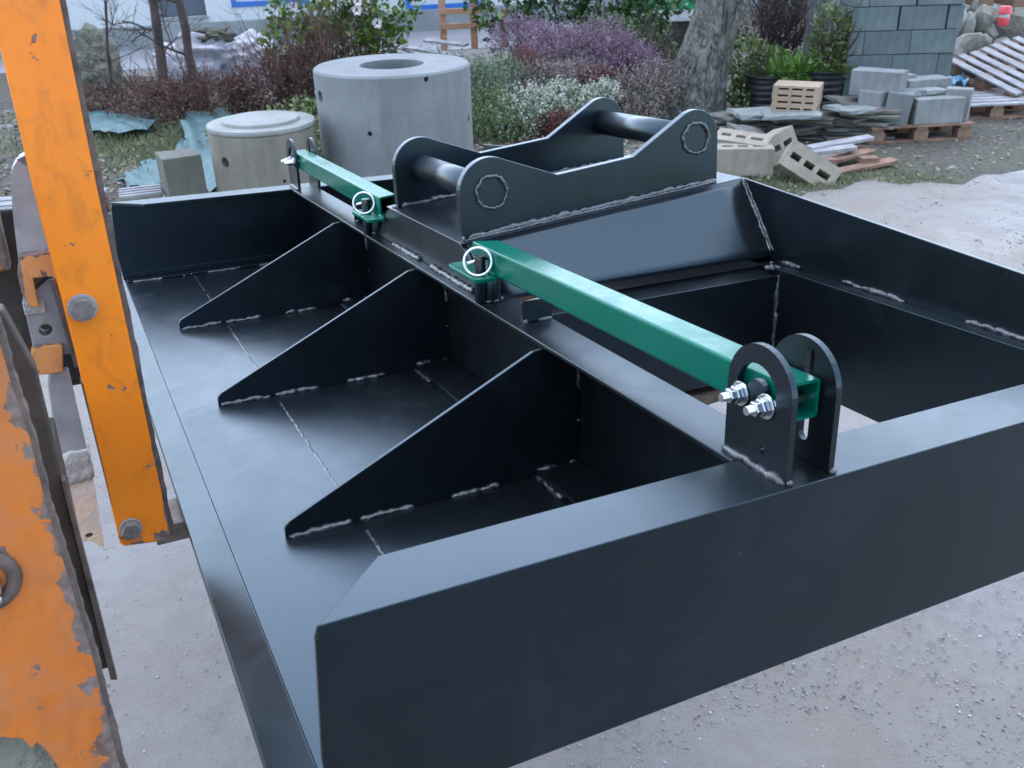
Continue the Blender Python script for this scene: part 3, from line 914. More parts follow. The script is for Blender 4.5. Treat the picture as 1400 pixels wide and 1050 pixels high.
# green adjuster arms: square tube, lug plate, post and linch pin
def adjuster(ya, yb, za, zb):
    """tube from the bracket end (ya) to the centre end (yb); za, zb are the top heights"""
    s = 1 if yb > ya else -1
    x0, x1, hh, t, c = 0.5775, 0.6285, 0.0495, 0.004, 0.0045
    def prof(x0, x1, z0, z1, c, n=3):
        p = []
        for cx, cz, a0 in ((x1 - c, z1 - c, 0), (x0 + c, z1 - c, 90), (x0 + c, z0 + c, 180), (x1 - c, z0 + c, 270)):
            for i in range(n + 1):
                a = R(a0 + 90 * i / n)
                p.append((cx + c * math.cos(a), cz + c * math.sin(a)))
        return p
    bm = bmesh.new()
    loops = []
    for yy, zt in ((ya, za), (yb, zb)):
        o = [bm.verts.new((x, yy, z)) for x, z in prof(x0, x1, zt - hh, zt, c)]
        i = [bm.verts.new((x, yy, z)) for x, z in prof(x0 + t, x1 - t, zt - hh + t, zt - t, c * .5)]
        loops.append((o, i))
    n = len(loops[0][0])
    # chamfer the far rear corner of the centre end in plan
    for lst in loops[1]:
        for v in lst:
            k = (v.co.x - x0) / (x1 - x0)
            v.co.y -= s * 0.022 * max(0.0, k - 0.35) / 0.65
    (o0, i0), (o1, i1) = loops
    for k in range(n):
        j = (k + 1) % n
        bm.faces.new((o0[k], o0[j], o1[j], o1[k]))
        bm.faces.new((i0[k], i0[j], i1[j], i1[k]))
        bm.faces.new((o0[k], o0[j], i0[j], i0[k]))
        bm.faces.new((o1[k], o1[j], i1[j], i1[k]))
    arm = finish(bm, 'adjuster_arm', 'green', FR)
    lug_z = zb - 0.0545
    yl0, yl1 = sorted((yb - s * 0.112, yb + s * 0.036))
    lug = rounded([(0.533, yl0), (0.5772, yl0), (0.5772, yl1), (0.533, yl1)], (0, 3), 0.018)
    prism('lug_plate', 'green', arm, lug, 'z', lug_z, lug_z + 0.008, 0.0012)
    bead(arm, (0.576, yl0 + 0.01, lug_z + 0.010), (0.576, yl0 + 0.04, lug_z + 0.010), 0.0045, mat='green')
    yp = yb - s * 0.066
    cyl('pivot_post', 'black', arm, (0.5620, yp, HT + 0.0006), (0.5620, yp, lug_z + 0.042), 0.0115, 20, bevel=0.001, angle=60)
    cyl('linch_pin', 'zinc', arm, (0.5340, yp - 0.006, lug_z + 0.031), (0.5768, yp + 0.002, lug_z + 0.034), 0.0034, 12)
    cyl('linch_pin', 'darksteel', arm, (0.551, yp - 0.016, lug_z + 0.033), (0.557, yp - 0.010, lug_z + 0.033), 0.007, 14)
    torus('linch_ring', 'ringwhite', arm, (0.5500, yp - 0.020, lug_z + 0.036), (-0.38, -0.9, 0.26), 0.0262, 0.0023, 44, 8)
    return arm
adjuster(0.034, 0.948, 0.3645, 0.3545)
adjuster(LEN - 0.034, LEN - 0.948, 0.3645, 0.3515)
# pivot stands, hooks and stops on the beam flange
for s, yp in ((1, 0.886), (-1, LEN - 0.886)):
    st = cyl('pivot_stand', 'black', FR, (0.586, yp, HT + 0.0008), (0.586, yp, 0.2995), 0.019, 20, bevel=0.001, angle=60)
    for a in range(7):
        t = 2 * math.pi * a / 7
        bead(st, (0.586 + 0.021 * math.cos(t), yp + 0.021 * math.sin(t), HT + 0.003), (0.586 + 0.021 * math.cos(t + .7), yp + 0.021 * math.sin(t + .7), HT + 0.003), 0.0045)
    ys = yp - s * 0.165
    ya, yb = sorted((ys, ys + s * 0.008))
    sp = box('stop_plate', 'black', FR, 0.573, 0.6335, ya, yb, HT + 0.0006, 0.2875, 0.001)
    bead(sp, (0.574, ya - 0.001, HT + 0.003), (0.585, ya - 0.001, HT + 0.003), 0.006)
    bead(sp, (0.603, ya - 0.001, HT + 0.003), (0.634, ya - 0.001, HT + 0.003), 0.005)
# curved keeper hook beside the far pivot
hk = [(0.0, 0.0), (0.034, 0.0), (0.036, 0.005), (0.022, 0.010), (0.018, 0.022), (0.024, 0.036), (0.016, 0.046), (0.004, 0.045), (-0.004, 0.034), (-0.001, 0.016)]
prism('keeper_hook', 'black', FR, [(1.548 - a, HT + 0.0006 + b) for a, b in hk], 'x', 0.588, 0.598, 0.001)

# skid foot seen under the near wall
prism('skid_foot', 'darksteel', FR, [(0.10, -0.036), (0.10, -0.0065), (0.205, -0.0065), (0.205, -0.030)], 'y', 0.03, 0.10, 0.003)

# ================================================================== FORK CARRIAGE OF THE MACHINE (same axes as the frame)
FC = empty('fork_carriage')
FC.matrix_world = FRAME_M
tag(FC, 'chipped orange forklift carriage with bolted upright and grey fork, at the left edge', 'forklift')
# bolted upright nearest the frame
U1 = 0.65
up_pts = [(-0.1560, 0.034), (-0.150, 0.028), (-0.090, 0.0205), (-0.0825, 0.030), (-0.0885, 0.336), (-0.0945, 0.577), (-0.0970, 0.81), (-0.1000, 1.25), (-0.178, 1.25), (-0.1755, 0.76), (-0.1715, 0.573), (-0.1625, 0.349)]
upright = prism('upright', 'orange', FC, up_pts, 'y', U1, U1 + 0.022, 0.003, segs=2)
def worn_strip(parent, ztab, xtab, w0, w1, y0, y1, seed, n=90):
    """ragged bare-metal edge along a plate"""
    rr = random.Random(seed)
    L, Rr = [], []
    for i in range(n + 1):
        z = ztab[0] + (ztab[-1] - ztab[0]) * i / n
        x = float(np.interp(z, ztab, xtab))
        w = w0 + (w1 - w0) * (0.5 + 0.5 * bn(z * 22 + seed)) + 0.0008 * rr.uniform(-1, 1)
        L.append((x - 0.0004, z)); Rr.append((x + w, z))
    return prism('worn_edge', 'wornedge', parent, L + Rr[::-1], 'y', y0, y1)
worn_strip(upright, [0.026, 0.336, 0.577, 0.81, 1.25], [-0.0822, -0.0882, -0.0942, -0.0967, -0.0997], 0.005, 0.010, U1 + 0.004, U1 + 0.023, 8)
prism('upright_lip', 'wornedge', upright, [(-0.1635, 0.30), (-0.1565, 0.10), (-0.1545, 0.10), (-0.1615, 0.30)], 'y', U1 + 0.0005, U1 + 0.03)
def hexbolt(parent, x, y, z, r, wr, mat='boltsteel'):
    cyl('bolt_washer', 'greysteel', parent, (x, y - 0.0045, z), (x, y - 0.0005, z), wr, 28, bevel=0.0008, angle=60)
    cyl('bolt_head', mat, parent, (x, y - 0.017, z), (x, y - 0.005, z), r, 6, smooth=False, bevel=0.0016, rot=None)
hexbolt(upright, -0.1415, U1, 0.410, 0.0165, 0.0195)
hexbolt(upright, -0.1365, U1, 0.058, 0.0145, 0.0165)

# fork shank behind the upright, with hook, tab and mortar-caked tail
U2 = 0.755
sh = prism('fork_shank', 'greysteel', FC, rounded([(-0.214, 0.44), (-0.205, 0.54), (-0.194, 0.600), (-0.165, 0.612), (-0.135, 0.56), (-0.140, 0.44)], (1, 2, 3), 0.02), 'y', U2, U2 + 0.05, 0.006, segs=3)
prism('fork_hook', 'orange_hook', sh, [(-0.209, 0.474), (-0.216, 0.448), (-0.216, 0.420), (-0.209, 0.400), (-0.198, 0.396), (-0.1975, 0.440), (-0.172, 0.4385), (-0.166, 0.405), (-0.162, 0.375), (-0.140, 0.37), (-0.135, 0.476)], 'y', U2 - 0.022, U2 + 0.02, 0.002)
prism('hook_bar', 'greysteel', sh, [(-0.218, 0.315), (-0.218, 0.405), (-0.176, 0.435), (-0.168, 0.315)], 'y', U2 - 0.006, U2 + 0.03, 0.002, holes=([(-0.196 + 0.009 * math.cos(2 * math.pi * i / 14), 0.357 + 0.009 * math.sin(2 * math.pi * i / 14)) for i in range(14)],))
box('mortar_patch', 'splash', sh, -0.219, -0.190, U2 - 0.0095, U2 + 0.01, 0.384, 0.404, 0.002)
prism('rusty_bar', 'wornedge', sh, [(-0.176, 0.437), (-0.170, 0.437), (-0.160, 0.30), (-0.168, 0.30)], 'y', U2 - 0.03, U2 + 0.02, 0.001)
prism('orange_tab', 'orange_hook', sh, [(-0.2215, 0.330), (-0.2275, 0.300), (-0.221, 0.2945), (-0.185, 0.291), (-0.178, 0.334), (-0.215, 0.338)], 'y', U2 - 0.018, U2 + 0.006, 0.002)
tail = prism('fork_tail', 'greysteel', FC, [(-0.211, 0.262), (-0.219, 0.145), (-0.176, 0.142), (-0.178, 0.285), (-0.205, 0.285)], 'y', U2 + 0.012, U2 + 0.04, 0.003)
# caked mortar: lumpy block
bm = bmesh.new()
rnd = random.Random(21)
bm_box(bm, -0.2215, -0.1745, U2 + 0.002, U2 + 0.05, 0.100, 0.152)
bmesh.ops.subdivide_edges(bm, edges=bm.edges[:], cuts=6, use_grid_fill=True)
for v in bm.verts: v.co += Vector((rnd.gauss(0, .0016), rnd.gauss(0, .0016), rnd.gauss(0, .0016)))
finish(bm, 'mortar_cake', 'splash', tail, smooth=True)
bm = bmesh.new()
bm_prism(bm, [(-0.2195, 0.101), (-0.2215, 0.0), (-0.214, -0.004), (-0.197, -0.008), (-0.187, -0.021), (-0.1815, -0.024), (-0.180, -0.012), (-0.1755, 0.101)], 'y', U2 + 0.006, U2 + 0.045, holes=([(-0.199 + 0.0062 * math.cos(2 * math.pi * i / 12), 0.003 + 0.0045 * math.sin(2 * math.pi * i / 12)) for i in range(12)],))
finish(bm, 'tail_lug', plain('mortar_stained_orange', (0.46, 0.40, 0.36), (0.58, 0.36, 0.22), 14, 0.85, 60, 0.8, 0.006), tail, bevel=0.0015)
box('rubber_buffer', 'tub', FC, -0.205, -0.150, U2 + 0.03, U2 + 0.08, 0.25, 0.335, 0.01, segs=3)

# the two fork arms reaching under the frame
for yy in (0.80, 1.72):
    fk = prism('fork_arm', 'wornedge', FC, [(-0.100, -0.066), (-0.100, -0.032), (1.10, -0.024), (1.16, -0.030), (1.16, -0.034), (0.9, -0.06)], 'y', yy, yy + 0.10, 0.003)

# big side plate nearest the camera
U3 = 0.15
sp_pts = [(-0.60, 0.135), (-0.30, 0.123), (-0.288, 0.116), (-0.276, 0.110), (-0.270, 0.094), (-0.264, 0.100), (-0.258, 0.086), (-0.250, 0.058), (-0.240, 0.00), (-0.236, -0.06), (-0.190, -0.06), (-0.195, 0.046), (-0.197, 0.194), (-0.206, 0.350), (-0.2065, 0.426), (-0.211, 0.486), (-0.213, 0.55), (-0.24, 0.58), (-0.60, 0.58)]
side = prism('side_plate', 'orange_low', FC, sp_pts, 'y', U3, U3 + 0.018, 0.002, segs=2)
worn_strip(side, [-0.06, 0.046, 0.194, 0.35, 0.426, 0.486, 0.55], [-0.1900, -0.1950, -0.1970, -0.2060, -0.2065, -0.2110, -0.213], 0.003, 0.006, U3 + 0.001, U3 + 0.02, 15)
# blackened lower bracket behind the torn plate edge
box('lower_bracket', 'boulder', FC, -0.60, -0.212, U3 + 0.03, U3 + 0.06, -0.3, 0.16, 0.004)
# slotted boss with a greasy nipple at the very left
torus('boss_ring', 'wornedge', side, (-0.272, U3 - 0.002, 0.296), (0, 1, 0), 0.026, 0.007, 30, 10)
cyl('boss', 'orange_hook', side, (-0.275, U3 - 0.012, 0.290), (-0.275, U3 + 0.0, 0.290), 0.017, 24, bevel=0.002, angle=60)
cyl('grease_nipple', 'zinc', side, (-0.2625, U3 - 0.020, 0.282), (-0.2625, U3 - 0.012, 0.282), 0.004, 12, bevel=0.001, angle=60)
# dark inner channel between side plate and upright
ch = prism('inner_channel', 'darksteel', FC, [(-0.235, 0.03), (-0.194, 0.030), (-0.196, 0.09), (-0.198, 0.30), (-0.200, 0.43), (-0.218, 0.50), (-0.30, 0.50), (-0.30, 0.05)], 'y', 0.345, 0.375, 0.003)
prism('channel_lip', 'wornedge', ch, [(-0.1945, 0.023), (-0.1870, 0.020), (-0.1900, 0.148), (-0.1945, 0.30), (-0.199, 0.30), (-0.196, 0.148)], 'y', 0.330, 0.3445, 0.001)
box('inner_rail', 'darksteel', FC, -0.240, -0.205, 0.376, 0.62, 0.10, 0.27, 0.003)
box('back_plate', 'darksteel', FC, -0.60, -0.150, 0.86, 0.89, 0.27, 0.52, 0.004)
box('cross_beam', 'orange_low', FC, -0.60, -0.226, 0.80, 0.85, 0.44, 0.56, 0.004)

# ================================================================== CONCRETE RINGS AND BLOCKS ON THE LEFT
def ring_shell(name, mat, parent, r, ri, z0, z1, n=72, holes=(), top_in=None, thick=None):
    """upright concrete ring; holes = (angle, z, radius) recessed pockets with real depth; top opening radius top_in"""
    bm = bmesh.new()
    # outer wall as a grid with hole vertices cut by moving to circle: use boolean-free pockets made afterwards
    prof = [(r - 0.012, z0), (r, z0 + 0.012), (r, z1 - 0.014), (r - 0.014, z1), (top_in or ri, z1), (top_in or ri, z1 - (0.10 if top_in else 0.0)), (ri, z1 - (0.10 if top_in else 0.0)), (ri, z0)]
    if not top_in: prof = [prof[0], prof[1], prof[2], prof[3], (ri, z1), (ri, z0)]
    rows = []
    rr = random.Random(int(r * 100))
    for i in range(n):
        a = 2 * math.pi * i / n
        rows.append([bm.verts.new(((q + rr.uniform(-.0015, .0015)) * math.cos(a), (q + rr.uniform(-.0015, .0015)) * math.sin(a), z)) for q, z in prof])
    m = len(prof)
    for i in range(n):
        for j in range(m):
            f = bm.faces.new((rows[i][j], rows[(i + 1) % n][j], rows[(i + 1) % n][(j + 1) % m], rows[i][(j + 1) % m]))
            f.smooth = j in (1, 4, 6)
    o = finish(bm, name, mat, parent)
    if holes:
        cut = bmesh.new()
        for ang, z, hr in holes:
            c = Vector((math.cos(ang) * r, math.sin(ang) * r, z))
            d = Vector((math.cos(ang), math.sin(ang), 0))
            q = d.to_track_quat('Z', 'Y')
            a = [cut.verts.new(c + d * 0.05 + q @ Vector((hr * math.cos(t * math.pi / 8), hr * math.sin(t * math.pi / 8), 0))) for t in range(16)]
            b = [cut.verts.new(c - d * 0.07 + q @ Vector((hr * math.cos(t * math.pi / 8), hr * math.sin(t * math.pi / 8), 0))) for t in range(16)]
            cut.faces.new(a); cut.faces.new(b[::-1])
            for t in range(16): cut.faces.new((a[t], b[t], b[(t + 1) % 16], a[(t + 1) % 16]))
        bmesh.ops.recalc_face_normals(cut, faces=cut.faces[:])
        me = bpy.data.meshes.new('cutter'); cut.to_mesh(me); cut.free()
        co = bpy.data.objects.new('cutter', me); COL.objects.link(co)
        if parent is not None: co.parent = parent
        md = o.modifiers.new('b', 'BOOLEAN'); md.object = co; md.operation = 'DIFFERENCE'; md.solver = 'EXACT'
        bpy.context.view_layer.update()
        dg = bpy.context.evaluated_depsgraph_get()
        nm = bpy.data.meshes.new_from_object(o.evaluated_get(dg))
        nm.name = name
        o.modifiers.clear()
        old = o.data
        o.data = nm
        bpy.data.objects.remove(co)
        bpy.data.meshes.remove(me)
        bpy.data.meshes.remove(old)
        try: o.data.set_sharp_from_angle(angle=R(40))
        except Exception: pass
    return o
r1 = empty('concrete_ring', (-0.775, 6.90, 0.0))
tag(r1, 'tall pale grey concrete manhole ring with round opening in its top', 'concrete ring')
def ang(px, py, cx, cy): return math.atan2(py - cy, px - cx)
ring_shell('shell', 'concrete', r1, 0.545, 0.46, 0.0, 1.02, holes=((R(210), 0.86, 0.042), (R(257), 0.655, 0.017), (R(214), 0.49, 0.014), (R(345), 0.66, 0.02), (R(300), 0.985, 0.018)), top_in=0.225)
r2 = empty('concrete_ring', (-1.62, 6.42, 0.0))
tag(r2, 'low weathered brownish concrete ring with a stepped lid', 'concrete ring')
ring_shell('shell', 'concrete_old', r2, 0.352, 0.26, 0.0, 0.72, holes=((R(236), 0.55, 0.035), (R(300), 0.42, 0.012)))
bm = bmesh.new()
prof = [(0.0, 0.7205), (0.353, 0.7205), (0.356, 0.733), (0.352, 0.749), (0.254, 0.7510), (0.251, 0.768), (0.245, 0.773), (0.0, 0.774)]
rows = []
for i in range(64):
    a = 2 * math.pi * i / 64
    rows.append([bm.verts.new((max(q, .0005) * math.cos(a), max(q, .0005) * math.sin(a), z)) for q, z in prof])
for i in range(64):
    for j in range(len(prof) - 1):
        bm.faces.new((rows[i][j], rows[(i + 1) % 64][j], rows[(i + 1) % 64][j + 1], rows[i][j + 1]))
finish(bm, 'lid', 'concrete_lid', r2, loc=(0, 0, 0))

def make_block_mesh(name, sx, sy, sz, mat, seed=1):
    bm = bmesh.new()
    bm_box(bm, -sx / 2, sx / 2, -sy / 2, sy / 2, 0, sz)
    bmesh.ops.bevel(bm, geom=bm.edges[:], offset=0.004, segments=1, affect='EDGES')
    rr = random.Random(seed)
    for v in bm.verts: v.co += Vector((rr.uniform(-.0015, .0015),) * 3)
    me = bpy.data.meshes.new(name)
    bm.to_mesh(me); bm.free()
    me.materials.append(MAT[mat])
    return me
BL = {}
def block(kind, loc, rz, label, group, cat='concrete block', rot=None, name='concrete_block'):
    o = link(name, BL[kind], None, loc, rot or (0, 0, rz))
    return tag(o, label, cat, group)
BL['olive'] = make_block_mesh('block_olive', 0.25, 0.25, 0.27, 'block_olive')
BL['teal'] = make_block_mesh('block_teal', 0.44, 0.215, 0.212, 'block_teal')
BL['teal_s'] = make_block_mesh('block_teal_short', 0.145, 0.215, 0.212, 'block_teal')
BL['grey'] = make_block_mesh('block_grey', 0.44, 0.215, 0.215, 'block_grey')
BL['grey_u'] = make_block_mesh('block_grey_upright', 0.215, 0.14, 0.27, 'block_grey')
block('olive', (-2.17, 6.30, 0.31), R(28), 'square olive concrete block on top, left of the low concrete ring', 'olive blocks')
block('olive', (-2.14, 6.31, 0.035), R(26), 'square olive concrete block underneath, left of the low concrete ring', 'olive blocks')

# ================================================================== BACKGROUND, LEFT
def sheet(name, mat, corners, z, n=14, amp=0.03, seed=1, lift=None):
    """crumpled plastic sheet over four ground corners, with real thickness"""
    rr = np.random.default_rng(seed)
    c = np.array(corners, float)
    ph = rr.uniform(0, 6, (6,)); fr = rr.uniform(4, 14, (6, 2))
    top = []
    for i in range(n + 1):
        for j in range(n + 1):
            a, b = i / n, j / n
            p = (c[0] * (1 - a) + c[1] * a) * (1 - b) + (c[3] * (1 - a) + c[2] * a) * b
            e = 0.06 * (math.sin(a * 9 + ph[0]) * (b in (0, 1)) + math.sin(b * 11 + ph[1]) * (a in (0, 1)))
            h = sum(math.sin(a * f[0] + b * f[1] + q) for f, q in zip(fr, ph)) / 6
            h = abs(h) * 2.2 * amp
            if lift: h += lift(a, b)
            top.append((p[0] + e * 0.5, p[1] + e, z + 0.004 + h))
    top = np.array(top)
    bot = top - np.array([0, 0, 0.003])
    V = np.concatenate([top, bot])
    I = np.arange((n + 1) ** 2).reshape(n + 1, n + 1)
    F1 = np.stack([I[:-1, :-1], I[1:, :-1], I[1:, 1:], I[:-1, 1:]], -1).reshape(-1, 4)
    F = np.concatenate([F1, F1[:, ::-1] + len(top)])
    return pyd(name, V, F, mat, smooth=True)
tag(sheet('plastic_sheet', 'tarp', [(-4.25, 9.45), (-3.45, 9.40), (-3.75, 10.35), (-4.6, 10.5)], 0.09, seed=4, amp=0.03), 'flat teal plastic sheet lying on the leaves behind the orange upright', 'plastic sheet')
tag(sheet('plastic_sheet', 'tarp', [(-2.58, 7.05), (-2.12, 7.0), (-2.75, 10.0), (-3.25, 10.0)], 0.10, seed=9, amp=0.07), 'long teal plastic sheet draped beside the low concrete ring', 'plastic sheet')
tag(sheet('plastic_sheet', 'tarp', [(-3.05, 7.3), (-2.55, 7.3), (-2.6, 8.25), (-3.15, 8.2)], 0.09, seed=12, amp=0.04), 'small teal plastic sheet behind the olive blocks', 'plastic sheet')

# pallets
def plank_mesh(name, sx, sy, sz, mat, seed=0):
    bm = bmesh.new()
    bm_box(bm, -sx / 2, sx / 2, -sy / 2, sy / 2, 0, sz)
    bmesh.ops.bevel(bm, geom=bm.edges[:], offset=0.003, segments=1, affect='EDGES')
    me = bpy.data.meshes.new(name); bm.to_mesh(me); bm.free()
    me.materials.append(MAT[mat])
    return me
def pallet(loc, rot, label, deck='palegrey_wood', body='brown_wood', sx=1.2, sy=1.0, nd=7, group='wooden pallets', sw=0.1):
    p = empty('wooden_pallet', loc)
    p.rotation_euler = rot
    tag(p, label, 'pallet', group)
    rr = random.Random(int(abs(loc[0]) * 1000))
    d = plank_mesh('slat', sx, sw, 0.02, deck)
    blk = plank_mesh('pallet_block', 0.13, 0.11, 0.088, body)
    st = plank_mesh('stringer', 0.1, sy, 0.02, body)
    for i in range(nd):
        y = -sy / 2 + sw / 2 + (sy - sw) * i / (nd - 1)
        link('slat', d, p, (rr.uniform(-.01, .01), y + rr.uniform(-.006, .006), 0.1305), (0, 0, rr.uniform(-.008, .008)))
    for x in (-sx / 2 + 0.07, 0, sx / 2 - 0.07):
        link('stringer', st, p, (x, 0, 0.11))
        for y in (-sy / 2 + 0.06, 0, sy / 2 - 0.06): link('pallet_block', blk, p, (x, y, 0.0215))
    b = plank_mesh('base_slat', sx, 0.1, 0.02, body)
    for y in (-sy / 2 + 0.06, 0, sy / 2 - 0.06): link('base_slat', b, p, (0, y, 0.0008))
    return p
pallet((-3.35, 6.15, 0.13), (0, 0, R(14)), 'grey weathered pallet beside the olive blocks, behind the orange upright', sx=1.25, sy=0.7, nd=5)
# small slatted crate beside the blocks
cr = empty('slatted_crate', (-2.46, 6.28, 0.13), R(20))
tag(cr, 'small pale slatted crate between the grey pallet and the olive blocks', 'crate')
box('crate_box', 'concrete_old', cr, -0.13, 0.13, -0.12, 0.12, 0.0, 0.2, 0.006)
for i in range(4):
    box('slat', 'palegrey_wood', cr, -0.135, 0.135, -0.115 + i * 0.065, -0.085 + i * 0.065, 0.2005, 0.218, 0.002)

# boulder and white bulk bag in front of the house
bo = link('boulder', stone_mesh('boulder', 4, 0.34, 0.3, 0.52, 'boulder', cuts=4, rough=0.25), None, (-4.93, 11.9, 0.34), (0, 0, 0.5))
tag(bo, 'tall lichen-covered boulder standing behind the orange upright', 'boulder')
bm = bmesh.new()
bmesh.ops.create_icosphere(bm, subdivisions=5, radius=1.0)
rr = random.Random(3)
from mathutils import noise as mnoise
for v in bm.verts:
    p = v.co.copy()
    k = 1 + 0.35 * mnoise.noise(p * 2.1) + 0.16 * mnoise.noise(p * 6.3) + 0.06 * mnoise.noise(p * 15)
    sgn = lambda t: math.copysign(abs(t) ** 0.55, t)
    v.co = Vector((sgn(p.x) * 0.62 * k, sgn(p.y) * 0.45 * k, sgn(p.z) * 0.36 * k))
bag = finish(bm, 'bulk_bag', 'bulkbag', None, smooth=True, loc=(-3.55, 12.2, 0.28))
tag(bag, 'slumped white bulk bag lying behind the bare saplings', 'bag')
bm = bmesh.new()
bmesh.ops.create_icosphere(bm, subdivisions=3, radius=1.0)
for v in bm.verts:
    p = v.co.copy()
    k = 1 + 0.5 * mnoise.noise(p * 2.7) + 0.3 * mnoise.noise(p * 7)
    v.co = Vector((p.x * 0.26 * k, p.y * 0.2 * k, p.z * 0.10 * k))
tag(finish(bm, 'earth_heap', 'soil', None, loc=(-3.5, 12.1, 0.66)), 'small heap of brown earth on top of the white bulk bag', 'earth')

# house: white wall on a grey plinth with blue window and door frames
hs = empty('house', (-6.4, 16.3, 0.0), math.atan2(0.30, 1.0))
tag(hs, 'white rendered house with grey plinth and blue frames across the back', 'house')
def wall_with_holes(x0, x1, z0, z1, holes, y0, y1):
    xs_ = sorted({x0, x1, *[h[0] for h in holes], *[h[1] for h in holes]})
    zs_ = sorted({z0, z1, *[h[2] for h in holes], *[h[3] for h in holes]})
    bm = bmesh.new()
    for a, b in zip(xs_, xs_[1:]):
        for c, d in zip(zs_, zs_[1:]):
            mx, mz = (a + b) / 2, (c + d) / 2
            if any(h[0] < mx < h[1] and h[2] < mz < h[3] for h in holes): continue
            bm_box(bm, a, b, y0, y1, c, d)
    bmesh.ops.remove_doubles(bm, verts=bm.verts[:], dist=1e-4)
    return bm
openings = [(0.88, 1.60, 0.47, 2.5), (2.02, 3.3, 0.58, 1.9), (4.95, 6.4, 0.37, 2.3)]
finish(wall_with_holes(-6, 16, 0.371, 3.3, openings, 0.0, 0.3), 'wall', 'render_white', hs)
pl = box('plinth', 'plinth', hs, -6, 16, -0.05, 0.29, -0.05, 0.37, 0.01)
dr = box('door', 'door', hs, 0.89, 1.59, 0.12, 0.16, 0.48, 2.49)
box('door_sill', 'plinth', dr, 0.86, 1.62, -0.06, 0.118, 0.43, 0.469)
for (a, b, c, d) in openings[1:]:
    fr = bmesh.new()
    t = 0.075
    bm_box(fr, a - 0.004, b + 0.004, -0.015, 0.09, c - 0.004, c + t); bm_box(fr, a - 0.004, b + 0.004, -0.015, 0.09, d - t, d)
    bm_box(fr, a - 0.004, a + t, -0.0149, 0.09, c + t, d - t); bm_box(fr, b - t, b + 0.004, -0.0149, 0.09, c + t, d - t)
    f = finish(fr, 'window_frame', 'bluewood', hs)
    box('inner_frame', 'render_white', f, a + t, b - t, 0.04, 0.06, c + t, c + t + 0.09)
    box('pane', 'glass' if a < 4 else 'door', f, a + t, b - t, 0.062, 0.07, c + t + 0.09, d - t)
box('roof', 'door', hs, -6.3, 16.3, -0.4, 6, 3.3, 3.42)
box('rear_wall', 'render_white', hs, -6, 16, 5.5, 5.7, 0, 3.299)

# bare saplings
def sapling(name, label, base, top, r, seed, group='bare saplings', depth=4, L=0.62):
    t = empty(name, base)
    tag(t, label, 'sapling', group)
    d = Vector(top) - Vector(base)
    bm = bmesh.new()
    rr = random.Random(seed)
    pts = [d * (i / 8) + Vector((rr.gauss(0, .012), rr.gauss(0, .012), 0)) * (i > 0) for i in range(9)]
    tube_mesh(bm, pts, [r * (1.25 - 0.5 * i / 8) for i in range(9)], 8)
    finish(bm, 'trunk', 'twig', t)
    starts = []
    for k in range(9):
        i = rr.randint(2, 8)
        a = rr.uniform(0, 6.28)
        starts.append((pts[i], Vector((math.cos(a), math.sin(a) * 0.6, rr.uniform(-0.1, 0.6))), L * rr.uniform(0.6, 1.2), r * 0.33))
    branchwork('branches', t, 'twig', starts, seed + 1, depth=depth - 1, spread=0.5, up=0.12)
    return t
sapling('bare_sapling', 'dark bare sapling, left of the two in front of the white bag', (-3.80, 11.0, 0.05), (-3.74, 11.05, 2.2), 0.05, 31, depth=4)
sapling('bare_sapling', 'dark bare sapling, right of the two in front of the white bag', (-3.44, 11.0, 0.05), (-3.52, 11.05, 2.2), 0.045, 47, depth=4)
sapling('bare_sapling', 'thin bare branching sapling nearest the orange upright', (-4.55, 11.3, 0.05), (-4.35, 11.3, 1.25), 0.018, 55, depth=4, L=0.55)

def shrub(name, label, cat, base, mat, clusters, n, ln, wd, seed, stems=6, h=0.6, group=None, up=0.2, shell=0.5, twigs=None, twigmat='twig', depth=2):
    t = empty(name, base)
    tag(t, label, cat, group)
    tag(foliage('foliage', t, mat, clusters, n, ln, wd, seed, up, shell), kind='stuff')
    rr = random.Random(seed)
    st = []
    for k in range(stems):
        c = rr.choice(clusters)
        st.append(((c[0] * 0.5 + rr.uniform(-.06, .06), c[1] * 0.5 + rr.uniform(-.06, .06), 0.0), (c[0] * 0.5 + rr.gauss(0, .22), c[1] * .4 + rr.gauss(0, .22), 1.0), h * rr.uniform(.6, 1.1), 0.012))
    tag(branchwork('stems', t, twigmat, st, seed + 2, depth=depth, spread=0.45, n=4), kind='stuff')
    return t
# camellia with pink flowers
cm_ = shrub('camellia_bush', 'tall camellia bush with glossy yellow-green leaves and pale pink flowers', 'bush', (-1.75, 10.45, 0.0), 'camellia',
      [(-0.45, 0, 0.80, 0.30, 0.3, 0.26), (0.15, 0, 0.75, 0.42, 0.35, 0.42), (0.50, -0.1, 0.62, 0.28, 0.28, 0.36), (-0.1, 0.1, 1.2, 0.55, 0.4, 0.45), (0.55, 0.05, 1.15, 0.35, 0.3, 0.4), (0.32, -0.15, 0.35, 0.22, 0.2, 0.25)], 3400, 0.085, 0.026, 71, stems=12, h=0.9, depth=3)
for (x, y, z) in ((0.33, -0.44, 1.10), (0.52, -0.44, 0.975), (0.34, -0.40, 1.18), (-0.32, -0.3, 1.14)):
    bm = bmesh.new()
    rr = random.Random(int(x * 100))
    for k in range(11):
        a = k * 2.4; ra = 0.014 + 0.0019 * k
        c = Vector((math.cos(a) * ra, -0.02 + 0.0016 * k, math.sin(a) * ra))
        u = Vector((math.cos(a), -0.5, math.sin(a))).normalized(); w = Vector((-math.sin(a), 0, math.cos(a)))
        vs = [bm.verts.new(c - u * .008), bm.verts.new(c + w * .018 + u * .01), bm.verts.new(c + u * .03), bm.verts.new(c - w * .018 + u * .01)]
        bm.faces.new(vs)
    finish(bm, 'flower', 'petal', cm_, loc=(x, y, z))
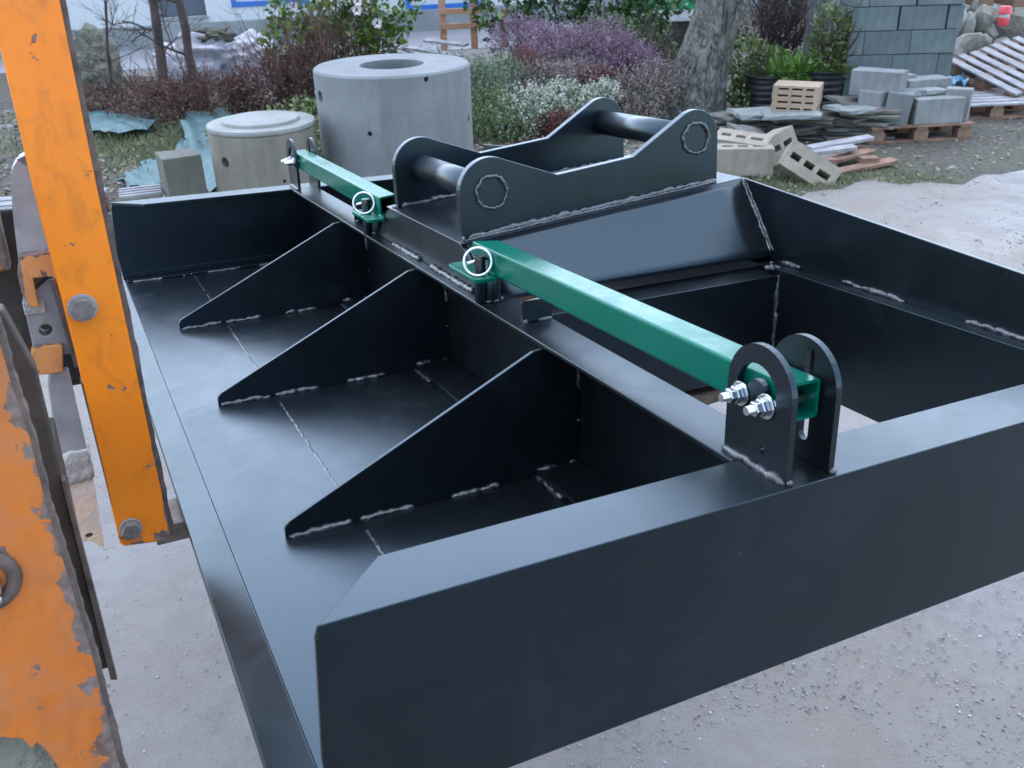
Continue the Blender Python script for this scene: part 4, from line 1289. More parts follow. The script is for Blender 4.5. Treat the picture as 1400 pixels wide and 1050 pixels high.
# russet and brown winter shrubs, left to middle
shrub('russet_shrub', 'low russet brown shrub in front of the bare saplings', 'shrub', (-3.15, 10.1, 0.05), 'russet', [(0, 0, 0.22, 0.75, 0.4, 0.24), (-0.5, 0.1, 0.2, 0.45, 0.3, 0.2), (0.6, 0.1, 0.28, 0.4, 0.3, 0.22)], 3600, 0.045, 0.012, 81, stems=26, h=0.5, twigmat='redtwig', up=0.5, depth=3)
shrub('russet_shrub', 'dark red-brown twiggy shrub between camellia and tall concrete ring', 'shrub', (-2.0, 10.0, 0.05), 'russet', [(0, 0, 0.36, 0.62, 0.35, 0.32), (0.3, 0.1, 0.55, 0.4, 0.3, 0.3), (-0.4, 0, 0.3, 0.4, 0.3, 0.3)], 2600, 0.045, 0.011, 83, stems=34, h=0.75, twigmat='redtwig', up=0.6, depth=3)
shrub('brown_shrub', 'straw and brown ground shrub behind the teal sheets', 'shrub', (-3.95, 10.7, 0.04), 'brownshrub', [(0, 0, 0.15, 0.6, 0.4, 0.17), (0.7, 0.1, 0.15, 0.5, 0.3, 0.16), (-0.6, 0.1, 0.14, 0.4, 0.3, 0.15)], 3000, 0.05, 0.014, 85, stems=16, h=0.4, up=0.5)
shrub('leafy_shrub', 'low green and straw shrub just behind the low concrete ring', 'shrub', (-1.75, 8.35, 0.05), 'shrubgreen', [(0, 0, 0.14, 0.55, 0.4, 0.18), (0.45, -0.3, 0.14, 0.35, 0.3, 0.18), (-0.6, 0.4, 0.12, 0.35, 0.3, 0.14), (0.2, 0.7, 0.2, 0.7, 0.4, 0.2)], 2600, 0.06, 0.018, 87, stems=12, h=0.3)
shrub('leafy_shrub', 'narrow tuft of dry leaves in the gap between the two concrete rings', 'shrub', (-1.27, 6.85, 0.04), 'litter', [(0, 0, 0.25, 0.09, 0.16, 0.26), (0.02, 0.1, 0.55, 0.07, 0.14, 0.2)], 700, 0.045, 0.016, 88, stems=8, h=0.5)

# timber odds and an orange pallet standing at the house end
pe = empty('pine_rack', (-0.36, 13.1, 0.0), R(4))
tag(pe, 'orange pine rack standing upright behind the heather', 'pine rack')
for x in (-0.40, 0.0, 0.40):
    box('upright', 'orange_wood', pe, x - 0.045, x + 0.045, -0.03, 0.03, 0.3, 1.25 if x < 0.3 else 0.78, 0.003)
for z in (0.56, 0.74, 1.0):
    box('rail', 'orange_wood', pe, -0.43, 0.46 if z < 0.7 else 0.30, -0.055, -0.0305, z, z + 0.07, 0.003)
for k, (x, y, a, l) in enumerate(((-1.05, 12.3, 0.5, 0.9), (-0.85, 12.0, 0.35, 0.8), (-0.7, 12.4, 0.7, 0.7))):
    o = link('timber_offcut', plank_mesh('timber_offcut', l, 0.09, 0.03, 'palegrey_wood'), None, (x, y, 0.36 + 0.05 * k), (0.1, 0.22 - 0.1 * k, -a))
    tag(o, ('lowest', 'middle', 'uppermost')[k] + ' pale timber offcut lying behind the tall concrete ring', 'timber', 'pale timber offcuts')

# ================================================================== HEATHER BED, TREES, RIGHT BACKGROUND
def heather(label, base, mat, clusters, n, L, seed, per=8, leaf=0.017, undermat='h_green'):
    t = empty('heather_clump', base)
    tag(t, label, 'heather', 'heather clumps')
    tag(sprigs('sprigs', t, mat, clusters, n, L, seed, per, leaf), kind='stuff')
    ug = foliage('undergrowth', t, undermat, [(c[0], c[1], c[2] * 0.8, c[3] * 0.92, c[4] * 0.92, c[5] * 0.9) for c in clusters], max(400, n // 2), 0.05, 0.013, seed + 1, 0.3, 0.3)
    tag(ug, kind='stuff')
    return t
heather('grey-green heather mound directly right of the tall concrete ring', (-0.30, 9.35, 0.02), 'h_grey', [(0, 0, 0.28, 0.46, 0.4, 0.33), (-0.3, 0.25, 0.38, 0.3, 0.3, 0.28), (0.30, 0.15, 0.34, 0.28, 0.3, 0.26)], 2400, 0.13, 101)
heather('dark green heather low beside the foot of the tall concrete ring', (-0.15, 8.65, 0.02), 'h_green', [(0, 0, 0.14, 0.34, 0.3, 0.22), (0.1, 0.25, 0.22, 0.3, 0.25, 0.2)], 1300, 0.10, 103)
heather('lilac flowering heather at the back left of the bed', (0.30, 10.7, 0.02), 'h_lilac', [(-0.1, 0, 0.60, 0.32, 0.28, 0.22), (0.12, -0.1, 0.52, 0.28, 0.25, 0.22)], 1100, 0.14, 105)
heather('large lilac flowering heather below the laurel hedge', (0.86, 10.2, 0.02), 'h_lilac', [(-0.2, 0, 0.50, 0.4, 0.34, 0.26), (0.15, 0.05, 0.55, 0.32, 0.3, 0.27), (0.35, -0.1, 0.42, 0.26, 0.25, 0.22)], 2200, 0.16, 107)
heather('small lilac heather nearest the tree trunk', (1.34, 9.95, 0.02), 'h_lilac', [(0, 0, 0.42, 0.22, 0.2, 0.17)], 600, 0.12, 109)
heather('rust red heather between grey-green and lilac mounds', (0.22, 9.75, 0.02), 'h_red', [(0, 0, 0.52, 0.15, 0.13, 0.14), (0.1, -0.1, 0.42, 0.13, 0.12, 0.12)], 700, 0.08, 111, leaf=0.012, undermat='h_red')
heather('rust red heather tuft in front of the lilac heather', (0.90, 9.45, 0.02), 'h_red', [(0, 0, 0.43, 0.16, 0.12, 0.09)], 520, 0.07, 113, leaf=0.012, undermat='h_red')
heather('rust red heather tuft within the white heather', (0.50, 8.62, 0.02), 'h_red', [(0, 0, 0.18, 0.18, 0.12, 0.10)], 480, 0.07, 115, leaf=0.012, undermat='h_red')
heather('white flowering heather mound in the front of the bed', (0.30, 8.9, 0.02), 'h_white', [(-0.05, 0, 0.22, 0.36, 0.3, 0.19), (0.22, 0.05, 0.26, 0.26, 0.25, 0.18), (-0.22, -0.15, 0.12, 0.26, 0.22, 0.16)], 1900, 0.11, 117, leaf=0.018)
heather('small white heather tuft right of the white mound', (0.92, 9.05, 0.02), 'h_white', [(0, 0, 0.31, 0.15, 0.14, 0.11)], 420, 0.10, 119, leaf=0.018)
heather('faded mauve heather in the middle of the bed', (0.48, 9.5, 0.02), 'h_mauve', [(-0.05, 0, 0.32, 0.36, 0.3, 0.2), (0.3, 0.05, 0.32, 0.3, 0.3, 0.2)], 1500, 0.12, 121)
heather('faded mauve heather left of the tree trunk', (1.30, 9.25, 0.02), 'h_mauve', [(0, 0, 0.26, 0.32, 0.28, 0.22), (0.25, 0.2, 0.34, 0.25, 0.25, 0.2), (-0.15, -0.3, 0.14, 0.3, 0.25, 0.15)], 1600, 0.12, 123)
heather('dark green heather at the back of the bed under the laurel', (1.15, 10.9, 0.02), 'h_green', [(0, 0, 0.5, 0.5, 0.3, 0.28), (0.4, -0.2, 0.36, 0.3, 0.3, 0.26)], 1300, 0.12, 125)
shrub('brown_shrub', 'brown twiggy shrub behind the heather, left of the tree trunk', 'shrub', (1.62, 10.6, 0.02), 'brownshrub', [(0, 0, 0.3, 0.35, 0.3, 0.3)], 1100, 0.045, 0.012, 127, stems=18, h=0.6, up=0.4, depth=3)
# laurel hedge
shrub('laurel_hedge', 'dark green laurel hedge along the top, left of the tree trunk', 'hedge', (1.05, 12.4, 0.0), 'laurel',
      [(-1.0, 0, 0.95, 0.45, 0.4, 0.42), (-0.4, 0, 1.0, 0.5, 0.45, 0.5), (0.3, 0, 0.95, 0.55, 0.45, 0.55), (0.85, 0, 0.95, 0.4, 0.4, 0.5), (0.5, -0.2, 0.5, 0.5, 0.35, 0.42), (-0.3, 0.1, 1.7, 0.9, 0.5, 0.6), (0.6, 0.1, 1.7, 0.6, 0.5, 0.6)], 4600, 0.11, 0.034, 131, stems=12, h=1.2)
# green sheet and white strip glimpsed behind
gp = empty('stacked_sheets', (2.35, 14.2, 0.0))
tag(gp, 'green sheet with a white edge strip glimpsed between hedge and tree trunk', 'sheets')
box('green_sheet', 'greenpanel', gp, -0.6, 0.7, 0.0, 0.05, 0.60, 1.3)
box('white_strip', 'whiteplastic', gp, -0.75, 0.6, -0.1, 0.05, 0.46, 0.5985)
box('dark_base', 'darksteel', gp, -0.7, 0.6, -0.05, 0.2, 0.0, 0.459)

# the tree: leaning fissured trunk, flared at the foot, bare crown above the picture
tr = empty('tree', (1.77, 9.55, 0.0))
tag(tr, 'leaning tree with fissured grey lichened bark', 'tree')
bm = bmesh.new()
n, segs = 48, 60
path = []
for i in range(segs + 1):
    z = 4.2 * i / segs
    path.append((Vector((0.02 + 0.27 * z - 0.012 * z * z, 0.02 * z, z)), 0.238 + 0.15 * math.exp(-z * 2.4) - 0.022 * z))
rings = []
for i, (c, r) in enumerate(path):
    ring = []
    for j in range(n):
        a = 2 * math.pi * j / n
        p = Vector((math.cos(a), math.sin(a), 0))
        flare = 1 + 0.22 * math.exp(-c.z * 3) * math.cos(5 * a + 0.6)
        k = flare + 0.10 * mnoise.noise(Vector((p.x * 1.6, p.y * 1.6, c.z * 1.3))) + 0.05 * mnoise.noise(Vector((p.x * 7, p.y * 7, c.z * 2.6))) + 0.03 * mnoise.noise(Vector((p.x * 16, p.y * 16, c.z * 7)))
        # a split seam running up the right-hand side
        k -= 0.10 * math.exp(-((a - 5.25 - 0.12 * math.sin(c.z * 3)) / 0.10) ** 2)
        ring.append(bm.verts.new(c + p * r * k))
    rings.append(ring)
for i in range(segs):
    for j in range(n):
        bm.faces.new((rings[i][j], rings[i][(j + 1) % n], rings[i + 1][(j + 1) % n], rings[i + 1][j])).smooth = True
bm.faces.new(rings[-1])
finish(bm, 'trunk', 'bark', tr)
starts = []
rr = random.Random(77)
topc = path[-1][0]
for k in range(6):
    a = k * 1.05
    starts.append((topc - Vector((0, 0, 0.25 * rr.random())), Vector((math.cos(a), math.sin(a), 1.0)), 1.7 * rr.uniform(.8, 1.1), 0.085))
branchwork('crown', tr, 'twig', starts, 78, depth=4, spread=0.5, n=6)

# shrubs and tubs right of the tree
shrub('leafy_shrub', 'pale green leafy shrub growing at the right foot of the tree trunk', 'shrub', (2.42, 9.85, 0.0), 'shrubgreen', [(0, 0, 0.50, 0.22, 0.2, 0.28), (0.02, -0.1, 0.22, 0.16, 0.2, 0.2), (0.28, 0.05, 0.48, 0.25, 0.2, 0.18)], 1500, 0.055, 0.018, 141, stems=8, h=0.6)
shrub('brown_shrub', 'large brown leafless shrub right of the tree trunk at the top', 'shrub', (2.88, 10.7, 0.0), 'brownshrub', [(-0.2, 0, 0.95, 0.4, 0.3, 0.38), (0.25, 0, 0.85, 0.4, 0.3, 0.42), (0.0, 0.0, 1.4, 0.6, 0.35, 0.4)], 2600, 0.05, 0.012, 143, stems=30, h=1.1, up=0.4, depth=3)
def tub(loc, r, h, label):
    t = empty('plant_tub', loc)
    tag(t, label, 'plant tub', 'black plant tubs')
    bm = bmesh.new()
    prof = [(0.0, 0.0), (r * 0.82, 0.0)]
    for k in range(7):
        z = h * (k + 0.3) / 7.5
        rk = r * (0.83 + 0.15 * z / h)
        prof += [(rk, z), (rk + 0.008, z + h * 0.03), (rk + 0.008, z + h * 0.07), (rk, z + h * 0.09)]
    prof += [(r, h * 0.97), (r + 0.012, h * 0.975), (r + 0.012, h), (r * 0.93, h), (r * 0.9, h * 0.88)]
    rows = []
    for i in range(36):
        a = 2 * math.pi * i / 36
        rows.append([bm.verts.new((max(q, 1e-4) * math.cos(a), max(q, 1e-4) * math.sin(a), z)) for q, z in prof])
    for i in range(36):
        for j in range(len(prof) - 1):
            bm.faces.new((rows[i][j], rows[(i + 1) % 36][j], rows[(i + 1) % 36][j + 1], rows[i][j + 1]))
    finish(bm, 'pot', 'tub', t)
    bm = bmesh.new()
    vs = [bm.verts.new((r * 0.9 * math.cos(k * math.pi / 12), r * 0.9 * math.sin(k * math.pi / 12), h * 0.9)) for k in range(24)]
    bm.faces.new(vs)
    finish(bm, 'compost', 'soil', t)
    return t
tub((2.60, 9.65, 0.0), 0.20, 0.43, 'black ribbed plant tub on the left, by the tree trunk')
tub((3.14, 9.62, 0.0), 0.215, 0.47, 'black ribbed plant tub on the right, beside the block pack')
shrub('tub_plant', 'bright green strap-leaved plant in the left black tub', 'plant', (2.72, 9.62, 0.40), 'brightgreen', [(0.1, -0.02, 0.06, 0.2, 0.16, 0.1), (0.2, -0.05, 0.02, 0.14, 0.12, 0.08)], 520, 0.13, 0.017, 151, stems=5, h=0.15, up=0.6)
shrub('tub_plant', 'tall green and straw shrub in the right black tub', 'plant', (3.16, 9.62, 0.42), 'shrubgreen', [(0, 0, 0.18, 0.2, 0.18, 0.2), (0.03, 0, 0.42, 0.17, 0.15, 0.2), (0.14, -0.08, 0.02, 0.12, 0.12, 0.09)], 1100, 0.06, 0.016, 153, stems=9, h=0.5, up=0.5)

# slate and stone slabs in ragged stacks
def slab_mesh(seed, sx, sy, sz, mat):
    rr = random.Random(seed)
    n = 16
    pts = []
    for i in range(n):
        a = 2 * math.pi * i / n
        c, s = math.cos(a), math.sin(a)
        k = 1 / max(abs(c), abs(s)) ** 0.97
        pts.append((c * k * sx / 2 * rr.uniform(.86, 1.04), s * k * sy / 2 * rr.uniform(.86, 1.04)))
    bm = bmesh.new()
    bm_prism(bm, pts, 'z', 0, sz)
    bmesh.ops.recalc_face_normals(bm, faces=bm.faces[:])
    bmesh.ops.bevel(bm, geom=[e for e in bm.edges if abs(e.verts[0].co.z - e.verts[1].co.z) < 1e-6], offset=sz * 0.18, segments=1, affect='EDGES')
    for v in bm.verts: v.co += Vector((rr.gauss(0, .006), rr.gauss(0, .006), rr.gauss(0, .0022)))
    me = bpy.data.meshes.new('flat_stone'); bm.to_mesh(me); bm.free()
    me.materials.append(MAT[mat])
    return me
SL = [slab_mesh(200 + k, 0.54, 0.36, 0.028, ('slate', 'slate', 'slate_brown')[k % 3]) for k in range(7)]
SLP = [slab_mesh(220 + k, 0.52, 0.36, 0.04, 'slate_pale') for k in range(3)]
rr = random.Random(9)
def slab(me, loc, rot, label, group):
    tag(link('flat_stone', me, None, loc, rot), label, 'flat stone', group)
for si, (x, y, n_, lab) in enumerate(((2.78, 8.75, 7, 'slab up in the slate stack below the buff blocks'), (3.18, 8.62, 9, 'slab up in the right slate stack beside the pallet of blocks'), (2.22, 8.95, 6, 'slab up in the slate stack at the foot of the tree'))):
    for k in range(n_):
        slab(SL[(k + si) % 7], (x + rr.uniform(-.07, .07), y + rr.uniform(-.05, .05), 0.012 + 0.0315 * k), (rr.uniform(-.03, .03), rr.uniform(-.03, .03), rr.uniform(-.5, .5)), ('lowest', 'second', 'third', 'fourth', 'fifth', 'sixth', 'seventh', 'eighth', 'ninth')[k] + ' ' + lab, 'slate stack %d' % (si + 1))
slab(SLP[0], (2.34, 8.80, 0.205), (0.02, 0.03, 0.2), 'pale wet slab on top of the slates, left of the buff blocks', 'loose pale slabs')
slab(SLP[1], (2.58, 8.62, 0.235), (0.05, -0.06, -0.35), 'pale blue-green slab under the front of the buff blocks', 'loose pale slabs')
slab(SLP[2], (3.13, 8.55, 0.275), (0.0, 0.05, 0.5), 'pale slab on top of the right slate stack', 'loose pale slabs')
slab(SL[3], (3.24, 8.78, 0.285), (0.08, 0.12, 0.2), 'dark mossy slab at the back of the right slate stack', 'loose dark slabs')
slab(SL[1], (2.20, 8.35, 0.10), (0.42, 0.25, 0.7), 'dark slab leaning on the left slate stack', 'loose dark slabs')

# stack of buff hollow slabs
def buff_mesh():
    bm = bmesh.new()
    sx, sy, sz = 0.40, 0.29, 0.055
    bm_box(bm, -sx / 2, sx / 2, -sy / 2, sy / 2, 0, 0.018)
    bm_box(bm, -sx / 2, sx / 2, -sy / 2, sy / 2, 0.037, sz)
    for x0, x1 in ((-0.2, -0.15), (-0.06, -0.03), (0.06, 0.09), (0.16, 0.2)):
        bm_box(bm, x0 + 0.001, x1 - 0.001, -sy / 2 + 0.001, sy / 2 - 0.001, 0.0181, 0.0369)
    me = bpy.data.meshes.new('buff_block'); bm.to_mesh(me); bm.free()
    me.materials.append(MAT['tan_slab'])
    return me
bmh = buff_mesh()
for k in range(4):
    o = link('buff_block', bmh, None, (2.65 + rr.uniform(-.008, .008), 8.75, 0.262 + k * 0.0565), (0, 0, R(-24) + rr.uniform(-.03, .03)))
    tag(o, ('bottom', 'second lowest', 'second highest', 'topmost')[k] + ' buff hollow slab of the small stack on the slates', 'hollow slab', 'buff hollow slabs')

# tan hollow blocks at the roadside
def hollow_mesh(sx=0.44, sy=0.215, sz=0.215):
    bm = bmesh.new()
    wy, slots = 0.082, [(-0.175, -0.095), (-0.055, 0.025), (0.065, 0.165)]
    bm_box(bm, -sx / 2, sx / 2, -sy / 2, -sy / 2 + wy, 0, sz)
    bm_box(bm, -sx / 2, sx / 2, sy / 2 - wy, sy / 2, 0, sz)
    xe = [-sx / 2] + [v for p in slots for v in p] + [sx / 2]
    for x0, x1 in zip(xe[::2], xe[1::2]):
        bm_box(bm, x0, x1, -sy / 2 + wy, sy / 2 - wy, 0, sz)
    bmesh.ops.remove_doubles(bm, verts=bm.verts[:], dist=1e-5)
    me = bpy.data.meshes.new('hollow_block'); bm.to_mesh(me); bm.free()
    me.materials.append(MAT['tan_block'])
    return me
hm = hollow_mesh()
def hblock(loc, rot, label):
    tag(link('hollow_block', hm, None, loc, rot), label, 'hollow block', 'tan hollow blocks')
hblock((1.90, 7.50, 0.02), (0, 0, R(-6)), 'upright tan hollow block just behind the frame rear corner')
hblock((1.93, 7.72, 0.06), (R(12), R(4), R(-28)), 'tan hollow block behind the upright one at the roadside')
hblock((2.36, 7.38, 0.05), (R(62), R(30), R(-20)), 'tan hollow block tipped over towards the road')
hblock((2.12, 7.85, 0.10), (R(70), R(-14), R(35)), 'tan hollow block lying on its side against the slates')
for k, (x, y, z, a, l, m_) in enumerate(((2.58, 7.75, 0.10, 0.12, 0.62, 'palegrey_wood'), (2.78, 7.72, 0.05, 0.45, 0.6, 'brown_wood'), (2.92, 7.55, 0.02, 0.35, 0.55, 'brown_wood'), (2.80, 7.9, 0.13, 0.3, 0.6, 'palegrey_wood'))):
    o = link('loose_board', plank_mesh('loose_board', l, 0.10, 0.03, m_), None, (x, y, z), (0.05, -0.06, a))
    tag(o, ('pale board across the tipped hollow block', 'brown board under the pale boards by the roadside', 'lowest brown board nearest the road', 'pale board leaning by the right slate stack')[k], 'board', 'loose boards')
for (x, y, wh) in ((2.95, 7.62, 'nearest the road'), (3.0, 7.95, 'furthest from the road'), (2.6, 7.6, 'beside the tipped hollow block')):
    o = link('timber_stub', plank_mesh('timber_stub', 0.14, 0.1, 0.085, 'brown_wood'), None, (x, y, 0.005), (0, 0, rr.uniform(0, 1)))
    tag(o, 'short brown timber stub under the roadside boards, ' + wh, 'timber', 'timber stubs')

# pack of dense blocks, five courses, on a pallet
pallet((3.86, 9.85, 0.008), (0, 0, R(-1.5)), 'pallet under the tall pack of green-grey blocks', deck='brown_wood')
names = ('bottom', 'second', 'third', 'fourth', 'top')
for row in range(5):
    lay = [('teal', 0.44), ('teal', 0.44), ('teal_s', 0.145)] if row % 2 else [('teal_s', 0.145), ('teal', 0.44), ('teal', 0.44)]
    for dep in range(2):
        x = 3.345
        for c, (kd, w_) in enumerate(lay):
            gap = rr.choice((0.003, 0.005, 0.02))
            o = block(kd, (x + w_ / 2, 9.66 + dep * 0.225 + rr.uniform(-.006, .006), 0.160 + row * 0.2185), R(-1.5) + rr.uniform(-.006, .006),
                  '%s green-grey block in the %s course of the tall pack%s' % (('left end', 'middle', 'right end')[c], names[row], '' if dep == 0 else ', rear layer'), 'blocks of the tall pack')
            x += w_ + gap

# pallet with loose grey blocks in front of the pack
pallet((3.66, 8.78, 0.008), (0, 0, R(5)), 'brown pallet carrying loose grey blocks in front of the pack', deck='brown_wood', sx=0.95, sy=0.75, nd=6)
for loc, rz, kd, lab, rot in (
    ((3.36, 8.72, 0.375), R(-35), 'grey', 'pale grey block lying across the two tilted ones', None),
    ((3.30, 8.62, 0.16), R(-50), 'grey_u', 'grey block standing at the left front pallet corner', None),
    ((3.47, 8.52, 0.16), R(-8), 'grey_u', 'grey block leaning beside the left corner block', (0.0, 0.12, R(-20))),
    ((3.63, 8.62, 0.16), R(8), 'grey_u', 'grey block second in the front row on the brown pallet', None),
    ((3.83, 8.55, 0.16), R(4), 'grey', 'wide grey block in the front row on the brown pallet', None),
    ((4.06, 8.62, 0.16), R(-30), 'grey_u', 'grey block at the right end of the front row', None),
    ((3.52, 8.92, 0.30), R(10), 'grey', 'grey block set back behind the lying one', None),
    ((3.84, 8.88, 0.27), R(12), 'grey', 'olive-looking upper block standing right of the middle gap', None)):
    block(kd, loc, rz, lab, 'loose blocks on the brown pallet', rot=rot)
for k in range(2):
    slab(SLP[k], (3.66, 8.72, 0.432 + 0.05 * k - 0.10), (0, 0, 0.3 * k), ('lower', 'upper')[k] + ' small pale slab piece between the loose grey blocks', 'pale slab pieces')

# pale pallets, blue sheet and rubble at the right edge
pallet((4.72, 9.62, 0.012), (0, 0, R(4)), 'bleached pallet lying flat right of the block pack', sx=1.0, sy=0.8, nd=6)
tp_ = pallet((0, 0, 0), (0, 0, 0), 'bleached pallet propped at a tilt over the flat one', sx=0.92, sy=0.95, nd=7, sw=0.085)
A_, B_, C_ = Vector((4.66, 10.3, 0.42)), Vector((5.02, 9.5, 0.20)), Vector((5.35, 10.72, 0.60))
ex = (B_ - A_).normalized(); ey = (C_ - A_); ey = (ey - ex * ey.dot(ex)).normalized(); ez = ex.cross(ey)
o_ = A_ + ex * 0.46 + ey * 0.475 - ez * 0.15
tp_.matrix_world = Matrix(((ex.x, ey.x, ez.x, o_.x), (ex.y, ey.y, ez.y, o_.y), (ex.z, ey.z, ez.z, o_.z), (0, 0, 0, 1)))
o = sheet('plastic_sheet', 'bluetarp', [(4.42, 9.95), (4.75, 9.9), (4.85, 10.3), (4.4, 10.35)], 0.20, seed=33, amp=0.10)
tag(o, 'crumpled blue plastic sheet between block pack and tilted pallet', 'plastic sheet')
for k in range(24):
    a = rr.uniform(0, 6.28)
    sz = rr.uniform(0.10, 0.20)
    me = stone_mesh('rubble_stone', 300 + k, sz * 1.3, sz, sz * 0.75, 'rubble', cuts=2, rough=0.3)
    x, y = 4.75 + (k % 6) * 0.2 + rr.uniform(-.08, .08), 10.75 + (k // 6) * 0.22
    z = 0.30 + 0.14 * (k // 6) + rr.uniform(-.06, .06) + 0.06 * math.sin(k)
    tag(link('rubble_stone', me, None, (x, y, z), (rr.uniform(0, 3), rr.uniform(0, 3), a)), 'rough %s rubble stone, %s along the %s row of the heap behind the tilted pallet' % (('small' if sz < 0.135 else 'medium' if sz < 0.17 else 'large'), ('first', 'second', 'third', 'fourth', 'fifth', 'sixth')[k % 6], ('front', 'second', 'third', 'back')[k // 6]), 'stone', 'rubble heap')
mh = stone_mesh('earth_mound', 401, 1.5, 0.7, 0.62, 'soil', cuts=4, rough=0.4)
tag(link('earth_mound', mh, None, (5.6, 11.25, 0.08)), 'dark earth mound under the rubble stones', 'earth')
# stacked firewood-like timber behind, and the red and white cone
for k in range(8):
    o = link('timber_log', plank_mesh('timber_log', 0.9, 0.14, 0.12, 'brown_wood'), None, (4.85 + (k % 4) * 0.34, 11.75 + 0.05 * (k % 2), 0.80 + 0.13 * (k // 4)), (0, 0, 1.45 + rr.uniform(-.15, .15)))
    tag(o, '%s brown timber end of the %s row stacked behind the rubble heap' % (('leftmost', 'second', 'third', 'rightmost')[k % 4], ('lower', 'upper')[k // 4]), 'timber', 'timber ends')
pkg = empty('red_white_tub', (5.50, 10.95, 0.66))
tag(pkg, 'small red and white plastic tub on the rubble heap', 'tub')
cyl('base', 'redplastic', pkg, (0, 0, 0), (0, 0, 0.085), 0.055, 20, r1=0.062, bevel=0.004, angle=60)
cyl('band', 'whiteplastic', pkg, (0, 0, 0.0855), (0, 0, 0.12), 0.055, 20, bevel=0.003, angle=60)
cyl('lid', 'redplastic', pkg, (0, 0, 0.1205), (0, 0, 0.20), 0.075, 20, r1=0.05, bevel=0.004, angle=60)
# grey sheet standing left of the pack
gs_ = empty('grey_sheet', (3.22, 10.3, 0.0), R(-8))
tag(gs_, 'plain grey board standing behind the tall plant and block pack', 'board')
box('panel', 'concrete', gs_, -0.08, 0.16, 0.0, 0.04, 0.0, 1.5, 0.003)

# ================================================================== GROUND COVER
def scatter_leaves(name, mat, n, region, size, seed, label_kind='stuff', zoff=0.012):
    rng = np.random.default_rng(seed)
    P = region(rng, n)
    n = len(P)
    a = rng.uniform(0, 2 * math.pi, n)
    D = unit(np.stack([np.cos(a), np.sin(a), rng.normal(size=n) * 0.25], 1))
    N = unit(np.stack([rng.normal(size=n) * 0.35, rng.normal(size=n) * 0.35, np.ones(n)], 1))
    V, F = leaf_quads(P + np.array([0, 0, zoff]), D, N, size * rng.uniform(.5, 1.4, n), size * 0.3 * rng.uniform(.6, 1.3, n))
    return tag(pyd(name, V, F, mat, None, rng.random(n)), kind='stuff')
def bed_region(x0, x1, y0, y1):
    def f(rng, n):
        x = rng.uniform(x0, x1, n); y = rng.uniform(y0, y1, n)
        ok = np.array([b > bed_edge(a) + 0.1 for a, b in zip(x, y)])
        x, y = x[ok], y[ok]
        z = np.array([bed_z(a, b) for a, b in zip(x, y)])
        return np.stack([x, y, z], 1)
    return f
o = scatter_leaves('leaf_litter', 'litter', 14000, bed_region(-5.6, 2.0, 6.0, 12.4), 0.055, 500)
tag(o, 'brown fallen leaves littering the planted bed', 'leaves')
o = scatter_leaves('leaf_litter', 'litter', 1600, bed_region(1.6, 5.4, 6.9, 10.5), 0.04, 501)
tag(o, 'sparse fallen leaves on the soil around the pallets', 'leaves')

def grass(name, n, boxr, h, seed, label):
    rng = np.random.default_rng(seed)
    x = rng.normal(boxr[0], boxr[1], n); y = rng.normal(boxr[2], boxr[3], n)
    ok = np.array([b > bed_edge(a) + 0.02 for a, b in zip(x, y)])
    x, y = x[ok], y[ok]
    z = np.array([bed_z(a, b) for a, b in zip(x, y)])
    m = len(x)
    P = np.stack([x, y, z], 1)
    D = unit(np.stack([rng.normal(size=m) * .5, rng.normal(size=m) * .5, np.ones(m)], 1))
    V, F = leaf_quads(P, D, unit(rng.normal(size=(m, 3))), h * rng.uniform(.4, 1.3, m), np.full(m, 0.004))
    o = pyd(name, V, F, 'grass', None, rng.random(m))
    tag(o, label, 'grass', kind='stuff')
grass('grass', 3200, (2.6, 0.5, 7.2, 0.2), 0.038, 601, 'short grass and moss along the road edge by the boards')
grass('grass', 3600, (-3.6, 0.7, 9.2, 0.55), 0.09, 602, 'thin grass among fallen leaves on the left')
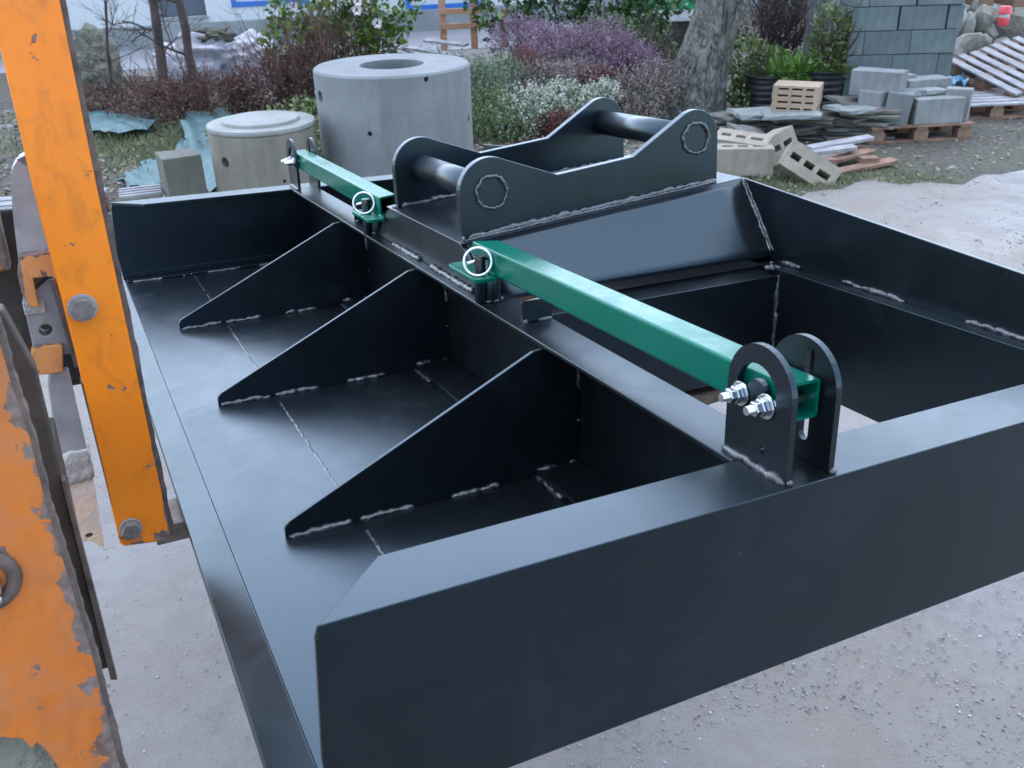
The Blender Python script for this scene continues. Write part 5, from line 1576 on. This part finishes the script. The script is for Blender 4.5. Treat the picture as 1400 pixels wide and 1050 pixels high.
grass('grass', 2600, (-2.6, 0.8, 8.6, 0.5), 0.10, 603, 'thin grass behind the olive blocks')

def gravel(name, n, boxr, seed, label, s0=0.0035, s1=0.011):
    rng = np.random.default_rng(seed)
    x = rng.uniform(boxr[0], boxr[1], n); y = rng.uniform(boxr[2], boxr[3], n)
    s = s0 + (s1 - s0) * rng.random(n) ** 5.0
    # stones gather in drifts
    dens = 0.5 + 0.5 * np.sin(x * 3.1 + 1.3 * np.sin(y * 2.3)) * np.sin(y * 3.7 - x * 1.2)
    keep = rng.random(n) < 0.18 + 0.82 * dens
    x, y, s = x[keep], y[keep], s[keep]
    n = len(x)
    base = np.array([(1, 0, 0), (-1, 0, 0), (0, 1, 0), (0, -1, 0), (0, 0, 1), (0, 0, -1)], float)
    V = base[None] * (s[:, None, None]) * rng.uniform(0.6, 1.3, (n, 6, 1))
    V[:, :, 2] *= 0.55
    a = rng.uniform(0, 6.28, n)
    c, sn = np.cos(a)[:, None], np.sin(a)[:, None]
    X = V[:, :, 0] * c - V[:, :, 1] * sn; Y = V[:, :, 0] * sn + V[:, :, 1] * c
    V = np.stack([X + x[:, None], Y + y[:, None], V[:, :, 2] + 0.002], -1).reshape(-1, 3)
    f = np.array([(0, 2, 4), (2, 1, 4), (1, 3, 4), (3, 0, 4), (2, 0, 5), (1, 2, 5), (3, 1, 5), (0, 3, 5)])
    F = (f[None] + 6 * np.arange(n)[:, None, None]).reshape(-1, 3)
    t = np.repeat(np.clip(rng.beta(1.6, 1.6, n), 0, 1), 8)
    o = pyd(name, V, F, 'gravel', None, t)
    tag(o, label, 'gravel', kind='stuff')
gravel('gravel', 46000, (0.1, 2.6, 1.35, 3.4), 701, 'wet grit and small stones on the yard, right of the frame', 0.0015, 0.0062)
gravel('gravel', 9000, (-2.2, -0.2, 1.3, 3.8), 702, 'wet grit and small stones on the yard under the fork carriage', 0.0014, 0.005)
gravel('gravel', 2600, (1.5, 5.0, 3.6, 7.4), 703, 'scattered grit on the pale yard beyond the frame', 0.006, 0.016)
